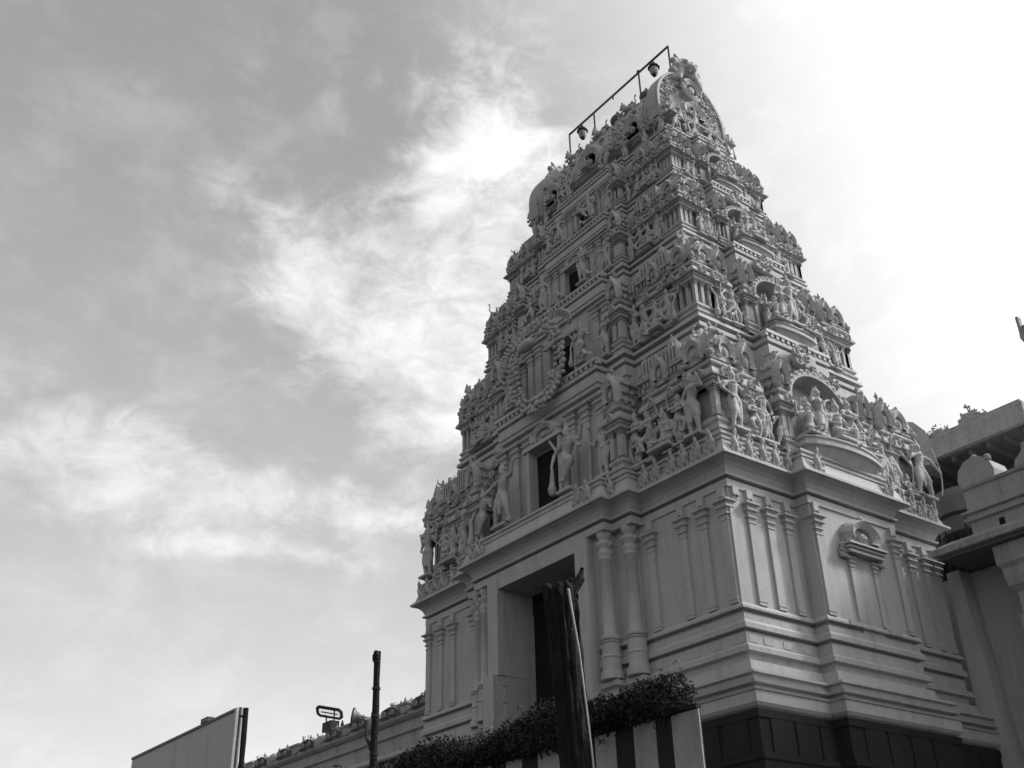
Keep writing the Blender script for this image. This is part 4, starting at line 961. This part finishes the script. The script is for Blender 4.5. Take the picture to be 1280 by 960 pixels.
for i in range(70):
    x0 = rs_.uniform(9.5, 18.0); y0 = YS+rs_.uniform(-.2, .2); p0 = Vector((x0, y0, 4.62)); d_ = Vector((rs_.uniform(-.5, .5), rs_.uniform(-.4, .3), 1)).normalized()*rs_.uniform(.15, .42)
    sh.tube([p0, p0+d_*.6, p0+d_+Vector((0, 0, -.03))], [.006, .005, .003], 4)
    for q in range(7):
        c_ = p0+d_*(.3+.1*q); e = Vector((rs_.uniform(-1, 1), rs_.uniform(-1, 1), rs_.uniform(-.2, .6))).normalized()*rs_.uniform(.03, .055); f_ = e.cross(Vector((rs_.random(), rs_.random(), rs_.random()))).normalized()*.014
        sh.add([c_, c_+e*.5+f_, c_+e, c_+e*.5-f_], [(0, 1, 2, 3)])
part('shoots', sh, hg, material=M_leaf)
part('stems', MB().tube([(9+i*.5, YS+.15+.06*math.sin(i), 4.56+.05*math.sin(i*1.7)) for i in range(18)], .05, 6), hg, material=M_bark)

# a second heap of foliage further along, in front of the doorway foot
tr = thing('broken_tree_trunk', 'tall dark bare trunk with a ragged top standing in front of the doorway', 'tree trunk', (17.3, -18.9, 0))
def tp(zz, dx=0, dy=0):
    t = (zz-3.84)/(5.74-3.84); return (17.29+.30*t+dx, -18.88-.37*t+dy, zz)
bk = MB(); rb = random.Random(9)
zs = [0, 1, 2, 3]+[3.4+.1*i for i in range(23)]+[5.68, 5.76]; ring = []; SEG = 40; rdg = [rb.uniform(-.10, .10) for _ in range(40)]
for i, zz in enumerate(zs):
    r = .19-.002*zz+(.01 if zz > 5.4 else 0)
    c = tp(zz)
    for k in range(SEG):
        a = 2*PI*k/SEG; rr = r*(1+rdg[k]+rb.uniform(-.045, .045)+.03*math.sin(zz*9+k)); ring.append((c[0]+rr*math.cos(a), c[1]+rr*math.sin(a), zz+(rb.uniform(-.09, .07) if zz > 5.65 else 0)))
fs = [(i*SEG+k, i*SEG+(k+1) % SEG, (i+1)*SEG+(k+1) % SEG, (i+1)*SEG+k) for i in range(len(zs)-1) for k in range(SEG)]+[tuple((len(zs)-1)*SEG+k for k in range(SEG))]
part('trunk', MB().add(ring, fs), tr, material=M_bark)
c0 = Vector(tp(5.7)); rv = Vector((rt.x, rt.y, 0)).normalized()
part('broken_limb', MB().tube([c0+rv*.02-Vector((0, 0, .15)), c0+rv*.12+Vector((0, 0, .06)), c0+rv*.24+Vector((0, 0, .20)), c0+rv*.27+Vector((0, 0, .33))], [.09, .085, .06, .025], 8), tr, material=M_bark)
top = MB()
for i in range(16): top.ball(c0+rv*rb.uniform(-.13, .13)+Vector((rb.uniform(-.06, .06), rb.uniform(-.06, .06), rb.uniform(-.10, .16))), rb.uniform(.03, .06), 7, 5)
part('ragged_crown', fuse('ragged_crown', top, .02, M_bark), tr)
bs = thing('bamboo_stick', 'thin pale stick leaning along the right side of the dark trunk', 'stick', (17.5, -19.0, 2))
p = lambda zz, o: Vector(tp(zz))+rv*o-Vector((fw.x, fw.y, 0)).normalized()*.24
part('rod', MB().tube([p(3.0, .185), p(4.0, .17), p(5.0, .14), p(5.45, .10), p(5.70, .08)], [.012, .011, .011, .013, .018], 6), bs, material=M_pale)

# ------------------------------------------------------------------ mandapa (pillared hall) on the right
hall = thing('pillared_hall', 'plain pillared hall with a wide stone eave adjoining the right side of the tower', 'hall', (11, 6, 0))
def slab_eave(x0, x1, y0, y1, zz, th):
    # thick eave stone: sloping top, drip edge, flat underside
    return MB().sweep([(x0, y0), (x1, y0), (x1, y1), (x0, y1)], [(-.05, zz), (0, zz+.02), (0.02, zz+.22), (-.5, zz+th), (-1.2, zz+th+.25)], bot=True)
part('eave', slab_eave(8.42, 22, 3.95, 16, 13.72, .5), hall, material=M_slab)
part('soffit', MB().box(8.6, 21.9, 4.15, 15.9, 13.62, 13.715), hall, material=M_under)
part('hall_wall', MB().box(8.45, 22, 8.2, 8.7, 0, 13.6), hall, material=M_ston)
part('link_wall', MB().box(7.0, 10.4, 6.0, 9.0, 0, 13.6), hall, material=M_wall)
part('buttress', MB().add([(8.0, 5.3, 0), (9.2, 5.3, 0), (8.45, 5.3, 13.58), (8.0, 5.3, 13.58), (8.0, 6.6, 0), (9.2, 6.6, 0), (8.45, 6.6, 13.58), (8.0, 6.6, 13.58)], [(0, 1, 2, 3), (7, 6, 5, 4), (1, 5, 6, 2), (0, 3, 7, 4)]), hall, material=M_wall)
pc = MB().sweep(rect(.95, .95), [(.1, 0), (.1, 6.8), (0, 7.0), (0, 8.4), (-.08, 8.5), (-.08, 9.3), (0, 9.4), (0, 9.9), (-.06, 9.95), (-.06, 10.7), (.02, 10.8), (.02, 11.4), (-.05, 11.45), (-.05, 12.1), (.1, 12.3), (.15, 12.6), (.15, 12.85), (.25, 13.0), (.25, 13.6)])
PC = pc.mesh('pillar', M_ston)
for x in (11.0, 14.0, 17.5): part('pillar', PC, hall, (x, 5.1, 0))
# upper parapet block with a little vaulted shrine on the corner
part('parapet', MB().sweep([(9.65, 4.6), (21, 4.6), (21, 5.3), (9.65, 5.3)], [(0, 13.9), (0, 14.65), (.12, 14.68), (.14, 14.8), (.05, 14.82), (.05, 14.9), (.16, 14.93), (.16, 15.02), (0, 15.05), (0, 15.75), (.08, 15.78), (.12, 15.86), (-.1, 15.95)]), hall, material=M_ston)
part('weep_hole', MB().box(10.62, 10.8, 4.58, 4.7, 14.2, 14.5), hall, material=M_dark)
vs = part('corner_vault', MB().merge(MB().prism([(-.62, 0), (.62, 0), (.66, .3), (.55, .62), (.3, .84), (0, .92), (-.3, .84), (-.55, .62), (-.66, .3)], -.45, .5), T(10.25, 4.98, 15.86)), hall, material=M_ston)
part('knob', MB().lathe([(.12, 0), (.12, .14), (.05, .2)], (10.2, 4.8, 16.74), 8), vs, material=M_ston); part('knob', MB().lathe([(.12, 0), (.12, .14), (.05, .2)], (10.75, 4.6, 16.5), 8), vs, material=M_ston)
for i in range(3):
    part('merlon', MB().prism([(-.5, 0), (.5, 0), (.42, .35), (.12, .6), (.08, .85), (-.08, .85), (-.12, .6), (-.42, .35)], 4.75, 5.1).mesh('merlon', M_ston), hall, (11.95+i*1.9, 0, 15.85))

# roof slab of the taller hall behind
rh = thing('rear_hall', 'tall rear hall with a big weathered roof slab and dark underside right of the tower', 'hall', (9, 12, 0))
YH = 8.0
part('roof_slab', MB().sweep([(4.0, YH), (10.75, YH), (10.75, 20), (4.0, 20)], [(0, 18.95), (0.0, 19.72), (-.12, 19.82), (-.12, 19.9), (-.6, 19.95)], bot=True), rh, material=M_slab)
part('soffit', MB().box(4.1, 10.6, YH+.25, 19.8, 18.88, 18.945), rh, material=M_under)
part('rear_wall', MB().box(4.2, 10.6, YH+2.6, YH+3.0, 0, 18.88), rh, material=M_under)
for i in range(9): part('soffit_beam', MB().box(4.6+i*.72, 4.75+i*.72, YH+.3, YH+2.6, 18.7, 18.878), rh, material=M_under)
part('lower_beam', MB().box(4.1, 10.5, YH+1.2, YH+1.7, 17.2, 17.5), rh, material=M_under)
for x, q in ((6.95, .35), (7.25, .5), (7.6, .3), (8.35, .5), (8.6, .75), (8.9, .45), (9.2, .3)): part('roof_ornament', SCR[int(x*10) % 3], rh, (x, YH+.2, 19.85), 0, q)
dm = thing('rounded_vault_end', 'smooth rounded vault end rising behind the far corner figures of the tower', 'vault', (6.0, 8.4, 18.5))
part('shell', MB().merge(MB().prism([(-1.0, 0), (1.0, 0), (1.0, .8), (.85, 1.4), (.5, 1.85), (0, 2.0), (-.5, 1.85), (-.85, 1.4), (-1.0, .8)], -.4, 1.2), T(5.95, YH-.1, 18.75, 0.5)), dm, material=M_slab)
tk = thing('water_tank', 'dark round tank under the rear roof slab', 'tank', (7.6, 8.6, 15))
part('shell', MB().lathe([(.2, 0), (.95, .25), (1.05, .9), (1.05, 1.6), (.9, 1.9), (.3, 2.1)], (7.3, YH+.6, 15.6), 20), tk, material=M_under)
part('stand', MB().box(6.3, 8.3, YH-.2, YH+1.5, 13.9, 15.5), tk, material=M_dark)
part('rim', MB().lathe([(1.08, 0), (1.1, .06), (1.08, .12)], (7.3, YH+.6, 16.4), 20), tk, material=M_black)
for i in range(7): part('strut', MB().tube([(6.4+i*.33, YH-.3, 13.9), (6.7+i*.26, YH-.25, 16.6)], .04, 6), tk, material=M_black)

# grey sheet-metal spout at the right edge
sp = thing('roof_spout', 'grey roof corner with a short upright peg at the right picture edge', 'roof corner', (13, 5, 19.0))
part('plate', MB().prism([(0, .1), (.35, -.75), (.9, -1.5), (1.3, -1.5), (1.3, .5), (.03, .5)], 4.0, 4.3), sp, (13.14, 0, 19.6), material=M_slab)
part('peg', MB().box(13.14, 13.23, 4.05, 4.25, 20.0, 20.52), sp, material=M_slab)
part('support', MB().sweep([(13.7, 4.0), (14.5, 4.0), (14.5, 5.2), (13.7, 5.2)], [(.2, 13.9), (.2, 14.4), (0, 14.6), (0, 18.4), (.25, 18.8)]), sp, material=M_slab)

# pale leafy plant tip at the lower right
pt = thing('pale_plant', 'pale curled leaves of a plant at the lower right corner', 'plant', (21.3, -16.8, 0))
rp = random.Random(4)
part('stem', MB().tube([(21.35, -16.75, 0), (21.3, -16.78, 3.3)], .03, 6), pt, material=M_bark)
for i in range(7):
    a = rp.uniform(0, 6.28); l = MB()
    pts = [(21.3+math.cos(a)*t*.22, -16.78+math.sin(a)*t*.22, 3.22+.26*t-.14*t*t+rp.uniform(-.01, .01)) for t in (0, .5, 1)]
    l.tube(pts, [.03, .06, .015], 6); part('leaf', l, pt, material=M_white)
